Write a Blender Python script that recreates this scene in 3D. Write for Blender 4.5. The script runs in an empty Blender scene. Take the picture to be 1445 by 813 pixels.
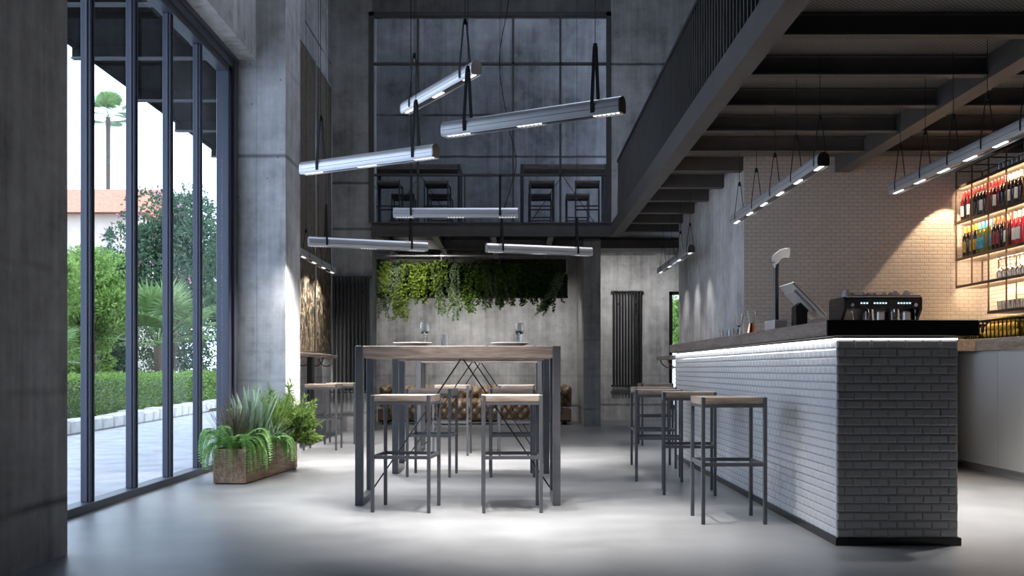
import bpy, math, random
from math import sin, cos, pi, radians as R, sqrt, exp
from mathutils import Vector as V, Matrix

random.seed(7)
SC = bpy.context.scene
COL = SC.collection

# ------------------------------------------------------------------ camera
F, CX, HY, CZ = 1460.0, 724.0, 522.0, 0.92
cd = bpy.data.cameras.new('camera'); cam = bpy.data.objects.new('camera', cd); COL.objects.link(cam)
cam.location = (0, 0, CZ); cam.rotation_euler = (pi/2, 0, 0)
cd.sensor_width = 36; cd.lens = 36*F/1445
cd.shift_x = -(CX-722.5)/1445; cd.shift_y = (HY-406.5)/1445
cd.clip_start = .05; cd.clip_end = 400
SC.camera = cam

# ------------------------------------------------------------------ world, exposure
W = bpy.data.worlds.new('world'); SC.world = W; W.use_nodes = True
bg = W.node_tree.nodes['Background']
SKY = (0.72, 0.84, 1.08, 1); SKY_STRENGTH = 4.6
bg.inputs[0].default_value = SKY; bg.inputs[1].default_value = SKY_STRENGTH
vs = SC.view_settings
SC.display_settings.display_device = 'sRGB'
vs.view_transform = 'Standard'; vs.look = 'None'; vs.exposure = 0.0; vs.gamma = 1.0
vs.use_curve_mapping = False
cy = SC.cycles
cy.use_denoising = True
try: cy.denoiser = 'OPENIMAGEDENOISE'
except Exception: pass
cy.max_bounces = 8; cy.diffuse_bounces = 4; cy.glossy_bounces = 4; cy.transparent_max_bounces = 24
cy.transmission_bounces = 8; cy.sample_clamp_indirect = 4.0
cy.caustics_reflective = False; cy.caustics_refractive = False

NEUTRAL = (1.0, 0.965, 0.93); WARM = (1.0, 0.70, 0.44); COOL = (0.72, 0.82, 1.0)
P_SPOT_FLOOR = 800     # ceiling projector lamps over the dining tables
P_PENDANT = 75          # each led group of a pendant
P_RACK = 15.0           # warm strips of the bottle rack
P_STRIP = 1.6          # led strip under the worktop
P_NICHE = 85; P_NICHE_STRIP = 22

def add_light(name, kind, loc, power, color, parent=None, aim=None, **kw):
    d = bpy.data.lights.new(name, kind); d.energy = power; d.color = color
    for k, v in kw.items(): setattr(d, k, v)
    o = bpy.data.objects.new(name, d); COL.objects.link(o); o.location = loc
    if aim is not None:
        o.rotation_euler = V(aim).normalized().to_track_quat('-Z', 'Y').to_euler()
    if parent: o.parent = parent
    return o

def portal(name, loc, aim, sx, sy):
    o = add_light(name, 'AREA', loc, 1, (1, 1, 1), aim=aim, shape='RECTANGLE', size=sx, size_y=sy)
    o.data.cycles.is_portal = True
    return o
# sampling guides in the openings (they give off no light themselves)
o = portal('window_portal', (-2.95, 7.68, 1.95), (1, 0, 0), 1, 1)
o.data.size = 5.1; o.data.size_y = 3.9; o.rotation_euler = (pi/2, 0, -pi/2)

# ------------------------------------------------------------------ materials
def newmat(name):
    m = bpy.data.materials.new(name); m.use_nodes = True
    return m, m.node_tree.nodes, m.node_tree.links, m.node_tree.nodes['Principled BSDF']

def plain(name, col, rough=.5, metal=0.0, spec=.5, bump=0, bscale=60, var=0, coat=0):
    m, N, L, B = newmat(name)
    B.inputs['Base Color'].default_value = (*col, 1)
    B.inputs['Roughness'].default_value = rough
    B.inputs['Metallic'].default_value = metal
    B.inputs['Specular IOR Level'].default_value = spec
    B.inputs['Coat Weight'].default_value = coat
    tc = N.new('ShaderNodeTexCoord'); nz = N.new('ShaderNodeTexNoise')
    nz.inputs['Scale'].default_value = bscale; nz.inputs['Detail'].default_value = 4
    L.new(tc.outputs['Object'], nz.inputs['Vector'])
    if var:
        mr = N.new('ShaderNodeMapRange'); mr.inputs[1].default_value = .3; mr.inputs[2].default_value = .7
        mr.inputs[3].default_value = 1-var; mr.inputs[4].default_value = 1+var
        L.new(nz.outputs[0], mr.inputs[0])
        mx = N.new('ShaderNodeVectorMath'); mx.operation = 'SCALE'
        mx.inputs[0].default_value = col; L.new(mr.outputs[0], mx.inputs['Scale'])
        L.new(mx.outputs[0], B.inputs['Base Color'])
    if bump:
        bp = N.new('ShaderNodeBump'); bp.inputs['Strength'].default_value = bump; bp.inputs['Distance'].default_value = .003
        L.new(nz.outputs[0], bp.inputs['Height']); L.new(bp.outputs[0], B.inputs['Normal'])
    return m

def emis(name, col, st):
    m, N, L, B = newmat(name)
    B.inputs['Base Color'].default_value = (*col, 1)
    B.inputs['Emission Color'].default_value = (*col, 1); B.inputs['Emission Strength'].default_value = st
    return m

def ramp(N, stops, interp='LINEAR'):
    r = N.new('ShaderNodeValToRGB'); cr = r.color_ramp; cr.interpolation = interp
    while len(cr.elements) > 1: cr.elements.remove(cr.elements[-1])
    cr.elements[0].position = stops[0][0]; c = stops[0][1]
    cr.elements[0].color = (*c, 1) if isinstance(c, tuple) else (c, c, c, 1)
    for p, c in stops[1:]:
        e = cr.elements.new(p); e.color = (*c, 1) if isinstance(c, tuple) else (c, c, c, 1)
    return r

def math_node(N, L, op, a, b=None):
    n = N.new('ShaderNodeMath'); n.operation = op
    for i, v in enumerate((a, b)):
        if v is None: continue
        if isinstance(v, (int, float)): n.inputs[i].default_value = v
        else: L.new(v, n.inputs[i])
    return n.outputs[0]

def concrete(name, base, heights, dark=.12, joint=1.25, rough=.72):
    """cast concrete: cloudy tone, vertical board streaks, ragged day joints, blow holes"""
    m, N, L, B = newmat(name)
    g = N.new('ShaderNodeNewGeometry'); pos = g.outputs['Position']
    sep = N.new('ShaderNodeSeparateXYZ'); L.new(pos, sep.inputs[0])
    def noise(scale, detail=6, vec=None, rough=.6):
        n = N.new('ShaderNodeTexNoise'); n.inputs['Scale'].default_value = scale
        n.inputs['Detail'].default_value = detail; n.inputs['Roughness'].default_value = rough
        L.new(vec or pos, n.inputs['Vector']); return n.outputs[0]
    mp = N.new('ShaderNodeMapping'); mp.inputs['Scale'].default_value = (9, 9, .55); L.new(pos, mp.inputs[0])
    mp2 = N.new('ShaderNodeMapping'); mp2.inputs['Scale'].default_value = (1.2, 1.2, 22); L.new(pos, mp2.inputs[0])
    big = noise(1.1, 8); mid = noise(7, 8); streak = noise(1.0, 6, mp.outputs[0]); board = noise(1.0, 5, mp2.outputs[0])
    s = math_node(N, L, 'ADD', math_node(N, L, 'MULTIPLY', big, .5), math_node(N, L, 'MULTIPLY', mid, .22))
    s = math_node(N, L, 'ADD', s, math_node(N, L, 'MULTIPLY', streak, .3))
    s = math_node(N, L, 'ADD', s, math_node(N, L, 'ADD', math_node(N, L, 'MULTIPLY', board, .05), .035))
    r = ramp(N, [(.44, .45), (.54, .85), (.62, 1.1), (.72, 1.45)]); L.new(s, r.inputs[0])
    # day joints: ragged dark horizontal lines
    wob = noise(3.2, 7); wob = math_node(N, L, 'MULTIPLY', math_node(N, L, 'SUBTRACT', wob, .5), .03)
    z = math_node(N, L, 'MULTIPLY', math_node(N, L, 'ADD', sep.outputs[2], wob), 1/8.0)
    stops = [(0, 1.0)]
    for h in heights:
        wd = (.010 if heights.index(h) % 2 else .007)
        stops += [((h-wd)/8, 1.0), (h/8, dark), ((h+wd*.8)/8, 1.0)]
    jr = ramp(N, stops); L.new(z, jr.inputs[0])
    fade = noise(1.7, 2); fr = ramp(N, [(.34, .9), (.46, 0.0)]); L.new(fade, fr.inputs[0])
    jl = N.new('ShaderNodeMix'); jl.data_type = 'FLOAT'; jl.inputs[3].default_value = 1.0
    L.new(fr.outputs[0], jl.inputs[0]); L.new(jr.outputs[0], jl.inputs[2])
    # panel joints
    xy = math_node(N, L, 'ADD', sep.outputs[0], sep.outputs[1])
    fx = math_node(N, L, 'FRACT', math_node(N, L, 'DIVIDE', math_node(N, L, 'ADD', xy, 40.33), joint))
    fxr = ramp(N, [(0, .72), (.004, 1.0), (.996, 1.0), (1.0, .72)]); L.new(fx, fxr.inputs[0])
    # blow holes
    vo = N.new('ShaderNodeTexVoronoi'); vo.inputs['Scale'].default_value = 7.5; L.new(pos, vo.inputs['Vector'])
    hs = N.new('ShaderNodeSeparateXYZ'); L.new(vo.outputs['Color'], hs.inputs[0])
    sel = math_node(N, L, 'MULTIPLY', math_node(N, L, 'GREATER_THAN', hs.outputs[0], .55), .07)
    hole = math_node(N, L, 'LESS_THAN', vo.outputs['Distance'], sel)
    holec = math_node(N, L, 'SUBTRACT', 1.0, math_node(N, L, 'MULTIPLY', hole, .55))
    k = math_node(N, L, 'MULTIPLY', math_node(N, L, 'MULTIPLY', r.outputs[0], jl.outputs[0]),
                  math_node(N, L, 'MULTIPLY', fxr.outputs[0], holec))
    sc = N.new('ShaderNodeVectorMath'); sc.operation = 'SCALE'; sc.inputs[0].default_value = base
    L.new(k, sc.inputs['Scale']); L.new(sc.outputs[0], B.inputs['Base Color'])
    B.inputs['Roughness'].default_value = rough; B.inputs['Specular IOR Level'].default_value = .3
    h = math_node(N, L, 'ADD', math_node(N, L, 'MULTIPLY', k, .6), math_node(N, L, 'MULTIPLY', noise(60, 6), .15))
    bp = N.new('ShaderNodeBump'); bp.inputs['Strength'].default_value = .45; bp.inputs['Distance'].default_value = .01
    L.new(h, bp.inputs['Height']); L.new(bp.outputs[0], B.inputs['Normal'])
    return m

def wood(name, c1, c2, axis='X', rough=.5, scale=1.0):
    m, N, L, B = newmat(name)
    tc = N.new('ShaderNodeTexCoord'); mp = N.new('ShaderNodeMapping')
    s = {'X': (1.3, 14, 14), 'Y': (14, 1.3, 14), 'Z': (14, 14, 1.3)}[axis]
    mp.inputs['Scale'].default_value = tuple(a*scale for a in s); L.new(tc.outputs['Object'], mp.inputs[0])
    n = N.new('ShaderNodeTexNoise'); n.inputs['Scale'].default_value = 1.6; n.inputs['Detail'].default_value = 9
    n.inputs['Distortion'].default_value = 1.1; L.new(mp.outputs[0], n.inputs['Vector'])
    r = ramp(N, [(.32, c1), (.5, tuple((a+b)/2 for a, b in zip(c1, c2))), (.66, c2)]); L.new(n.outputs[0], r.inputs[0])
    n2 = N.new('ShaderNodeTexNoise'); n2.inputs['Scale'].default_value = 9; n2.inputs['Detail'].default_value = 8; L.new(mp.outputs[0], n2.inputs['Vector'])
    mr = N.new('ShaderNodeMapRange'); mr.inputs[1].default_value = .3; mr.inputs[2].default_value = .7; mr.inputs[3].default_value = .72; mr.inputs[4].default_value = 1.15
    L.new(n2.outputs[0], mr.inputs[0])
    sc = N.new('ShaderNodeVectorMath'); sc.operation = 'SCALE'; L.new(r.outputs[0], sc.inputs[0]); L.new(mr.outputs[0], sc.inputs['Scale'])
    L.new(sc.outputs[0], B.inputs['Base Color']); B.inputs['Roughness'].default_value = rough
    B.inputs['Specular IOR Level'].default_value = .35
    bp = N.new('ShaderNodeBump'); bp.inputs['Strength'].default_value = .3; bp.inputs['Distance'].default_value = .002
    L.new(n2.outputs[0], bp.inputs['Height']); L.new(bp.outputs[0], B.inputs['Normal'])
    return m

def brickwall(name, col, plane, bw=.088, rh=.0375):
    m, N, L, B = newmat(name)
    g = N.new('ShaderNodeNewGeometry'); sep = N.new('ShaderNodeSeparateXYZ'); L.new(g.outputs['Position'], sep.inputs[0])
    cb = N.new('ShaderNodeCombineXYZ'); L.new(sep.outputs[0 if plane == 'X' else 1], cb.inputs[0]); L.new(sep.outputs[2], cb.inputs[1])
    def br(mort, smooth):
        b = N.new('ShaderNodeTexBrick'); L.new(cb.outputs[0], b.inputs['Vector'])
        b.inputs['Scale'].default_value = 1; b.inputs['Brick Width'].default_value = bw; b.inputs['Row Height'].default_value = rh
        b.inputs['Mortar Size'].default_value = mort; b.inputs['Mortar Smooth'].default_value = smooth
        b.inputs['Color1'].default_value = (*col, 1); b.inputs['Color2'].default_value = (*[c*.93 for c in col], 1)
        b.inputs['Mortar'].default_value = (*[c*.42 for c in col], 1); return b
    b = br(.0016, .2); b2 = br(.006, 1.0)
    L.new(b.outputs[0], B.inputs['Base Color']); B.inputs['Roughness'].default_value = .22
    nz = N.new('ShaderNodeTexNoise'); nz.inputs['Scale'].default_value = 9; L.new(g.outputs['Position'], nz.inputs['Vector'])
    h = math_node(N, L, 'ADD', math_node(N, L, 'SUBTRACT', 1.0, b2.outputs['Fac']), math_node(N, L, 'MULTIPLY', nz.outputs[0], .5))
    bp = N.new('ShaderNodeBump'); bp.inputs['Strength'].default_value = .5; bp.inputs['Distance'].default_value = .004
    L.new(h, bp.inputs['Height']); L.new(bp.outputs[0], B.inputs['Normal'])
    return m

def paneglass(name, tint=(.93, .96, .97), refl=1.0):
    m, N, L, B = newmat(name); N.remove(B)
    out = [n for n in N if n.type == 'OUTPUT_MATERIAL'][0]
    t = N.new('ShaderNodeBsdfTransparent'); t.inputs[0].default_value = (*tint, 1)
    gl = N.new('ShaderNodeBsdfGlossy'); gl.inputs['Roughness'].default_value = 0.0
    lw = N.new('ShaderNodeLayerWeight'); lw.inputs[0].default_value = .5
    fc = math_node(N, L, 'ADD', math_node(N, L, 'MULTIPLY', math_node(N, L, 'POWER', lw.outputs['Facing'], 5.0), .42*refl), .02*refl)
    mx = N.new('ShaderNodeMixShader'); L.new(fc, mx.inputs[0]); L.new(t.outputs[0], mx.inputs[1]); L.new(gl.outputs[0], mx.inputs[2])
    L.new(mx.outputs[0], out.inputs[0])
    return m

def glass(name, col=(1, 1, 1), rough=0.0):
    m, N, L, B = newmat(name)
    B.inputs['Base Color'].default_value = (*col, 1); B.inputs['Transmission Weight'].default_value = 1.0
    B.inputs['Roughness'].default_value = rough; B.inputs['IOR'].default_value = 1.45
    return m

def leafmat(name, c1, c2, rough=.45):
    m, N, L, B = newmat(name)
    g = N.new('ShaderNodeNewGeometry'); r = ramp(N, [(0, c1), (1, c2)])
    L.new(g.outputs['Random Per Island'], r.inputs[0]); L.new(r.outputs[0], B.inputs['Base Color'])
    B.inputs['Roughness'].default_value = rough; B.inputs['Specular IOR Level'].default_value = .3
    tr = N.new('ShaderNodeBsdfTranslucent'); L.new(r.outputs[0], tr.inputs[0])
    mx = N.new('ShaderNodeMixShader'); mx.inputs[0].default_value = .3
    out = [n for n in N if n.type == 'OUTPUT_MATERIAL'][0]
    L.new(B.outputs[0], mx.inputs[1]); L.new(tr.outputs[0], mx.inputs[2]); L.new(mx.outputs[0], out.inputs[0])
    return m

M = {}
JH = [.28, .82, 1.10, 1.40, 2.20, 2.48, 3.03, 3.72, 4.30]
M['concrete'] = concrete('cast_concrete', (.20, .20, .20), JH); M['concrete_mid'] = concrete('grey_concrete', (.34, .34, .335), JH); M['darkwall'] = plain('bounce_cut_black', (.04, .04, .04), .9)
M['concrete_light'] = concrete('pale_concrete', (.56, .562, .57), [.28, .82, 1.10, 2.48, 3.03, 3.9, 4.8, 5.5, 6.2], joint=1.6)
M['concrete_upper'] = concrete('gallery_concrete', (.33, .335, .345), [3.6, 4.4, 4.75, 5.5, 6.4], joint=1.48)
M['steel'] = plain('black_steel', (.022, .022, .024), .42, .35, .5, var=.15, bscale=8)
M['steel_stool'] = plain('stool_steel', (.085, .088, .098), .40, .25, .5, var=.1, bscale=12)
M['steel_mezz'] = plain('painted_steel', (.085, .082, .080), .55, .1, .4, var=.12, bscale=5, bump=.05)
M['joist'] = plain('joist_steel', (.078, .070, .064), .6, .05, .3, var=.15, bscale=5)
M['frame'] = plain('anthracite_aluminium', (.060, .066, .092), .40, .2, .4)
M['black'] = plain('matt_black', (.008, .008, .008), .6, 0, .3)
M['gloss_black'] = plain('gloss_black', (.010, .010, .011), .16, 0, .5)
M['alu'] = plain('brushed_aluminium', (.58, .58, .60), .42, .55, .5, bump=.1, bscale=90)
M['chrome'] = plain('chrome', (.78, .78, .80), .10, 1.0)
M['darkmetal'] = plain('dark_metal', (.10, .09, .08), .35, .9)
M['brass'] = plain('bronze_steel', (.16, .12, .085), .35, .8)
M['radiator'] = plain('radiator_enamel', (.035, .037, .040), .36, .1, .5)
M['strap'] = plain('black_webbing', (.012, .012, .013), .7, 0, .2, bump=.3, bscale=400)
M['led'] = emis('led_face', (1, .98, .95), 1.6)
M['led_strip'] = emis('led_strip', (1, .98, .96), 2.6)
M['led_warm'] = emis('warm_led', (1, .75, .5), 5.0)
M['wood'] = wood('grey_oak', (.155, .122, .102), (.285, .232, .202), 'X')
M['wood_y'] = wood('grey_oak_lengthwise', (.13, .10, .085), (.25, .20, .175), 'Y')
M['wood_pale'] = wood('pale_oak', (.33, .26, .20), (.55, .45, .37), 'Y')
M['wood_seat'] = wood('oak_seat', (.20, .155, .125), (.36, .295, .25), 'X')
M['wood_planter'] = wood('brown_oak', (.17, .10, .06), (.36, .235, .155), 'Y', .6, 1.3)
M['tile'] = plain('white_glazed_tile', (.62, .62, .63), .13, 0, .6, bump=.12, bscale=25)
M['grout'] = plain('grout', (.30, .30, .30), .8)
M['tilewall_x'] = brickwall('cream_tile_back', (.68, .62, .56), 'X')
M['tilewall_y'] = brickwall('cream_tile_side', (.66, .60, .54), 'Y')
M['white_lam'] = plain('white_laminate', (.62, .63, .64), .45)
M['white'] = plain('white_ceramic', (.80, .80, .80), .22)
M['greyplastic'] = plain('silver_plastic', (.50, .48, .46), .38, .15)
M['glass'] = glass('clear_glass', (.97, .98, .98))
M['pane'] = paneglass('window_glass'); M['pane_ar'] = paneglass('anti_reflective_glass', (.95, .96, .97), .1)
M['leather'] = plain('tan_leather', (.27, .18, .115), .33, 0, .5, var=.25, bscale=6)
M['copper'] = plain('copper', (.62, .30, .20), .22, 1.0)
M['soil'] = plain('potting_soil', (.02, .014, .010), .95, var=.4, bscale=40)

def floor_mat():
    m, N, L, B = newmat('polished_screed')
    g = N.new('ShaderNodeNewGeometry')
    def noise(s, d, r=.6):
        n = N.new('ShaderNodeTexNoise'); n.inputs['Scale'].default_value = s; n.inputs['Detail'].default_value = d
        n.inputs['Roughness'].default_value = r; L.new(g.outputs['Position'], n.inputs['Vector']); return n.outputs[0]
    a = noise(.8, 5); b = noise(3.0, 4, .5)
    s = math_node(N, L, 'ADD', math_node(N, L, 'MULTIPLY', a, .6), math_node(N, L, 'MULTIPLY', b, .4))
    cr = N.new('ShaderNodeMapRange'); cr.inputs[1].default_value = .3; cr.inputs[2].default_value = .7; cr.inputs[3].default_value = .72; cr.inputs[4].default_value = 1.3; L.new(s, cr.inputs[0])
    vsn = N.new('ShaderNodeVectorMath'); vsn.operation = 'SCALE'; vsn.inputs[0].default_value = (.215, .217, .222); L.new(cr.outputs[0], vsn.inputs['Scale'])
    L.new(vsn.outputs[0], B.inputs['Base Color'])
    rr = N.new('ShaderNodeMapRange'); rr.inputs[1].default_value = .3; rr.inputs[2].default_value = .7; rr.inputs[3].default_value = .30; rr.inputs[4].default_value = .42
    L.new(a, rr.inputs[0]); L.new(rr.outputs[0], B.inputs['Roughness'])
    bp = N.new('ShaderNodeBump'); bp.inputs['Strength'].default_value = .22; bp.inputs['Distance'].default_value = .004
    L.new(noise(30, 2), bp.inputs['Height']); L.new(bp.outputs[0], B.inputs['Normal'])
    return m
M['floor'] = floor_mat()

def mesh_mat():
    m, N, L, B = newmat('perforated_sheet')
    g = N.new('ShaderNodeNewGeometry')
    mp = N.new('ShaderNodeMapping'); mp.inputs['Rotation'].default_value = (0, 0, R(45)); L.new(g.outputs['Position'], mp.inputs[0])
    vo = N.new('ShaderNodeTexVoronoi'); vo.inputs['Scale'].default_value = 42; vo.inputs['Randomness'].default_value = 0; L.new(mp.outputs[0], vo.inputs['Vector'])
    hole = math_node(N, L, 'LESS_THAN', vo.outputs['Distance'], .36)
    mx = N.new('ShaderNodeMix'); mx.data_type = 'RGBA'; L.new(hole, mx.inputs[0])
    mx.inputs[6].default_value = (.15, .14, .13, 1); mx.inputs[7].default_value = (.012, .012, .012, 1)
    L.new(mx.outputs[2], B.inputs['Base Color']); B.inputs['Roughness'].default_value = .6
    return m
M['mesh'] = mesh_mat()

def art_mat():
    m, N, L, B = newmat('weathered_gilding')
    g = N.new('ShaderNodeNewGeometry'); sep = N.new('ShaderNodeSeparateXYZ'); L.new(g.outputs['Position'], sep.inputs[0])
    mp = N.new('ShaderNodeMapping'); mp.inputs['Scale'].default_value = (4, 4, 2.4); L.new(g.outputs['Position'], mp.inputs[0])
    n = N.new('ShaderNodeTexNoise'); n.inputs['Scale'].default_value = 2.6; n.inputs['Detail'].default_value = 10; n.inputs['Roughness'].default_value = .75
    n.inputs['Distortion'].default_value = 1.6; L.new(mp.outputs[0], n.inputs['Vector'])
    lo = ramp(N, [(.46, (.006, .005, .004)), (.51, (.05, .036, .02)), (.55, (.38, .28, .16)), (.66, (.80, .68, .52))]); L.new(n.outputs[0], lo.inputs[0])
    hi = ramp(N, [(.35, (.07, .055, .04)), (.6, (.26, .21, .15))]); L.new(n.outputs[0], hi.inputs[0])
    n2 = N.new('ShaderNodeTexNoise'); n2.inputs['Scale'].default_value = 3; L.new(g.outputs['Position'], n2.inputs['Vector'])
    zz = math_node(N, L, 'ADD', sep.outputs[2], math_node(N, L, 'MULTIPLY', n2.outputs[0], .8))
    mr = N.new('ShaderNodeMapRange'); mr.inputs[1].default_value = 2.45; mr.inputs[2].default_value = 2.95; L.new(zz, mr.inputs[0])
    mx = N.new('ShaderNodeMix'); mx.data_type = 'RGBA'; L.new(mr.outputs[0], mx.inputs[0]); L.new(lo.outputs[0], mx.inputs[6]); L.new(hi.outputs[0], mx.inputs[7])
    L.new(mx.outputs[2], B.inputs['Base Color']); B.inputs['Roughness'].default_value = .45; B.inputs['Metallic'].default_value = .15
    bp = N.new('ShaderNodeBump'); bp.inputs['Strength'].default_value = .5; bp.inputs['Distance'].default_value = .02
    L.new(n.outputs[0], bp.inputs['Height']); L.new(bp.outputs[0], B.inputs['Normal'])
    return m
M['art'] = art_mat()

# ------------------------------------------------------------------ mesh builder
class MB:
    def __init__(s): s.v = []; s.f = []
    def add(s, vs_, fs):
        o = len(s.v); s.v += [tuple(p) for p in vs_]; s.f += [tuple(i+o for i in f) for f in fs]; return s
    def box(s, x0, x1, y0, y1, z0, z1, mat=None):
        vs_ = [V((x, y, z)) for z in (z0, z1) for x, y in ((x0, y0), (x1, y0), (x1, y1), (x0, y1))]
        if mat is not None: vs_ = [mat @ p for p in vs_]
        return s.add(vs_, [(3, 2, 1, 0), (4, 5, 6, 7), (0, 1, 5, 4), (1, 2, 6, 5), (2, 3, 7, 6), (3, 0, 4, 7)])
    def bbox(s, x0, x1, y0, y1, z0, z1, b=.003):
        """box with chamfered vertical and top edges"""
        if min(x1-x0, y1-y0, z1-z0) < 2.2*b: return s.box(x0, x1, y0, y1, z0, z1)
        def ring(d, z): return [(x0+d, y0+b), (x0+b, y0+d), (x1-b, y0+d), (x1-d, y0+b), (x1-d, y1-b), (x1-b, y1-d), (x0+b, y1-d), (x0+d, y1-b)]
        def ring2(z, i): 
            if not i: return [(x, y, z) for x, y in ring(0, z)]
            return [(min(max(x, x0+b), x1-b), min(max(y, y0+b), y1-b), z) for x, y in ring(0, z)]
        vs_ = ring2(z0, 1)+ring2(z0+b, 0)+ring2(z1-b, 0)+ring2(z1, 1)
        fs = []
        for k in range(3):
            for i in range(8):
                j = (i+1) % 8; fs.append((k*8+i, k*8+j, k*8+8+j, k*8+8+i))
        fs.append(tuple(reversed(range(8)))); fs.append(tuple(range(24, 32)))
        return s.add(vs_, fs)
    def tube(s, p0, p1, r, n=10, r1=None, cap=True):
        p0 = V(p0); p1 = V(p1); d = (p1-p0).normalized(); r1 = r if r1 is None else r1
        a = d.orthogonal().normalized(); b = d.cross(a)
        vs_ = [p+(a*cos(2*pi*i/n)+b*sin(2*pi*i/n))*q for p, q in ((p0, r), (p1, r1)) for i in range(n)]
        fs = [(i, (i+1) % n, n+(i+1) % n, n+i) for i in range(n)]
        if cap: fs += [tuple(reversed(range(n))), tuple(range(n, 2*n))]
        return s.add(vs_, fs)
    def path(s, pts, r, n=8):
        pts = [V(p) for p in pts]; m = len(pts); vs_ = []; up = V((0.13, .31, .94))
        for k, p in enumerate(pts):
            d = (pts[min(k+1, m-1)]-pts[max(k-1, 0)]).normalized()
            a = d.cross(up); a = a.normalized() if a.length > 1e-4 else d.orthogonal().normalized(); b = d.cross(a)
            q = r[k] if isinstance(r, (list, tuple)) else r
            vs_ += [p+(a*cos(2*pi*i/n)+b*sin(2*pi*i/n))*q for i in range(n)]
        fs = [(k*n+i, k*n+(i+1) % n, k*n+n+(i+1) % n, k*n+n+i) for k in range(m-1) for i in range(n)]
        fs += [tuple(reversed(range(n))), tuple(range((m-1)*n, m*n))]
        return s.add(vs_, fs)
    def lathe(s, prof, n=20, c=(0, 0, 0), a0=0, a1=2*pi, mat=None):
        full = abs(a1-a0-2*pi) < 1e-6; k = n if full else n+1; vs_ = []
        for r, z in prof:
            for i in range(k):
                a = a0+(a1-a0)*i/n; p = V((c[0]+r*cos(a), c[1]+r*sin(a), c[2]+z)); vs_.append(mat @ p if mat is not None else p)
        fs = []
        for j in range(len(prof)-1):
            for i in range(n):
                i2 = (i+1) % k; fs.append((j*k+i, j*k+i2, (j+1)*k+i2, (j+1)*k+i))
        if full:
            if prof[0][0] > 1e-5: fs.append(tuple(reversed(range(k))))
            if prof[-1][0] > 1e-5: fs.append(tuple(range((len(prof)-1)*k, len(prof)*k)))
        return s.add(vs_, fs)
    def prism(s, pts, axis, a, b):
        """extrude a 2-d outline along an axis"""
        def q(u, w, t): return {'X': (t, u, w), 'Y': (u, t, w), 'Z': (u, w, t)}[axis]
        n = len(pts); vs_ = [q(u, w, a) for u, w in pts]+[q(u, w, b) for u, w in pts]
        fs = [(i, (i+1) % n, n+(i+1) % n, n+i) for i in range(n)]+[tuple(reversed(range(n))), tuple(range(n, 2*n))]
        return s.add(vs_, fs)
    def beam(s, p0, p1, w, h):
        """rectangular bar between two points"""
        p0 = V(p0); p1 = V(p1); d = (p1-p0).normalized(); up = V((0, 0, 1)) if abs(d.z) < .95 else V((0, 1, 0))
        a = d.cross(up).normalized()*w/2; b = a.cross(d).normalized()*h/2
        vs_ = [p+sa*a+sb*b for p in (p0, p1) for sa, sb in ((-1, -1), (1, -1), (1, 1), (-1, 1))]
        return s.add(vs_, [(0, 1, 2, 3), (7, 6, 5, 4), (0, 4, 5, 1), (1, 5, 6, 2), (2, 6, 7, 3), (3, 7, 4, 0)])
    def leaf(s, p, d, L_, W_, up=None, bend=.15):
        d = V(d).normalized(); up = up or V((random.uniform(-1, 1), random.uniform(-1, 1), random.uniform(-.3, 1)))
        a = d.cross(up); a = a.normalized() if a.length > 1e-3 else d.orthogonal().normalized(); nrm = a.cross(d)
        p = V(p); mid = p+d*L_*.45
        return s.add([p, mid+a*W_/2+nrm*L_*bend, p+d*L_, mid-a*W_/2+nrm*L_*bend], [(0, 1, 2), (0, 2, 3)])
    def blade(s, pts, w, side=None):
        pts = [V(p) for p in pts]; m = len(pts); vs_ = []
        for k, p in enumerate(pts):
            d = (pts[min(k+1, m-1)]-pts[max(k-1, 0)]).normalized()
            a = side if side is not None else d.cross(V((0, 0, 1)))
            a = a.normalized() if a.length > 1e-3 else V((1, 0, 0)); t = k/(m-1)
            q = w*(.55+.9*t*(1-t)*2)*(1-t**3) / 2+.0003
            vs_ += [p-a*q, p+a*q]
        return s.add(vs_, [(2*k, 2*k+1, 2*k+3, 2*k+2) for k in range(m-1)])
    def build(s, name, mat, parent=None, smooth=False, bevel=0, auto=None):
        me = bpy.data.meshes.new(name); me.from_pydata(s.v, [], s.f); me.update()
        o = bpy.data.objects.new(name, me); COL.objects.link(o)
        me.materials.append(M[mat] if isinstance(mat, str) else mat)
        if smooth: me.polygons.foreach_set('use_smooth', [True]*len(me.polygons))
        if auto is not None:
            me.polygons.foreach_set('use_smooth', [True]*len(me.polygons))
            try: me.set_sharp_from_angle(angle=R(auto))
            except Exception: pass
        if bevel:
            b = o.modifiers.new('bevel', 'BEVEL'); b.width = bevel; b.segments = 2; b.limit_method = 'ANGLE'
        if parent is not None: o.parent = parent
        return o

def thing(name, label, cat, loc=(0, 0, 0), rz=0, group=None):
    o = bpy.data.objects.new(name, None); COL.objects.link(o); o.location = loc; o.rotation_euler = (0, 0, rz)
    o.empty_display_size = .1
    return tag(o, label, cat, group)
def tag(o, label, cat, group=None):
    o['label'] = label; o['category'] = cat
    if group: o['group'] = group
    return o
def struct(o): o['kind'] = 'structure'; return o
def dup(root, loc=None, rz=None, label=None, group=None):
    def cp(o, par):
        c = o.copy(); COL.objects.link(c)
        if par is not None: c.parent = par
        for ch in o.children: cp(ch, c)
        return c
    r = cp(root, None)
    if loc is not None: r.location = loc
    if rz is not None: r.rotation_euler = (0, 0, rz)
    if label: r['label'] = label
    if group: r['group'] = group
    return r
def ordw(n): return ['first', 'second', 'third', 'fourth', 'fifth', 'sixth', 'seventh', 'eighth', 'ninth', 'tenth', 'eleventh', 'twelfth', 'thirteenth', 'fourteenth', 'fifteenth', 'sixteenth', 'seventeenth', 'eighteenth', 'nineteenth', 'twentieth'][n]

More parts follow.
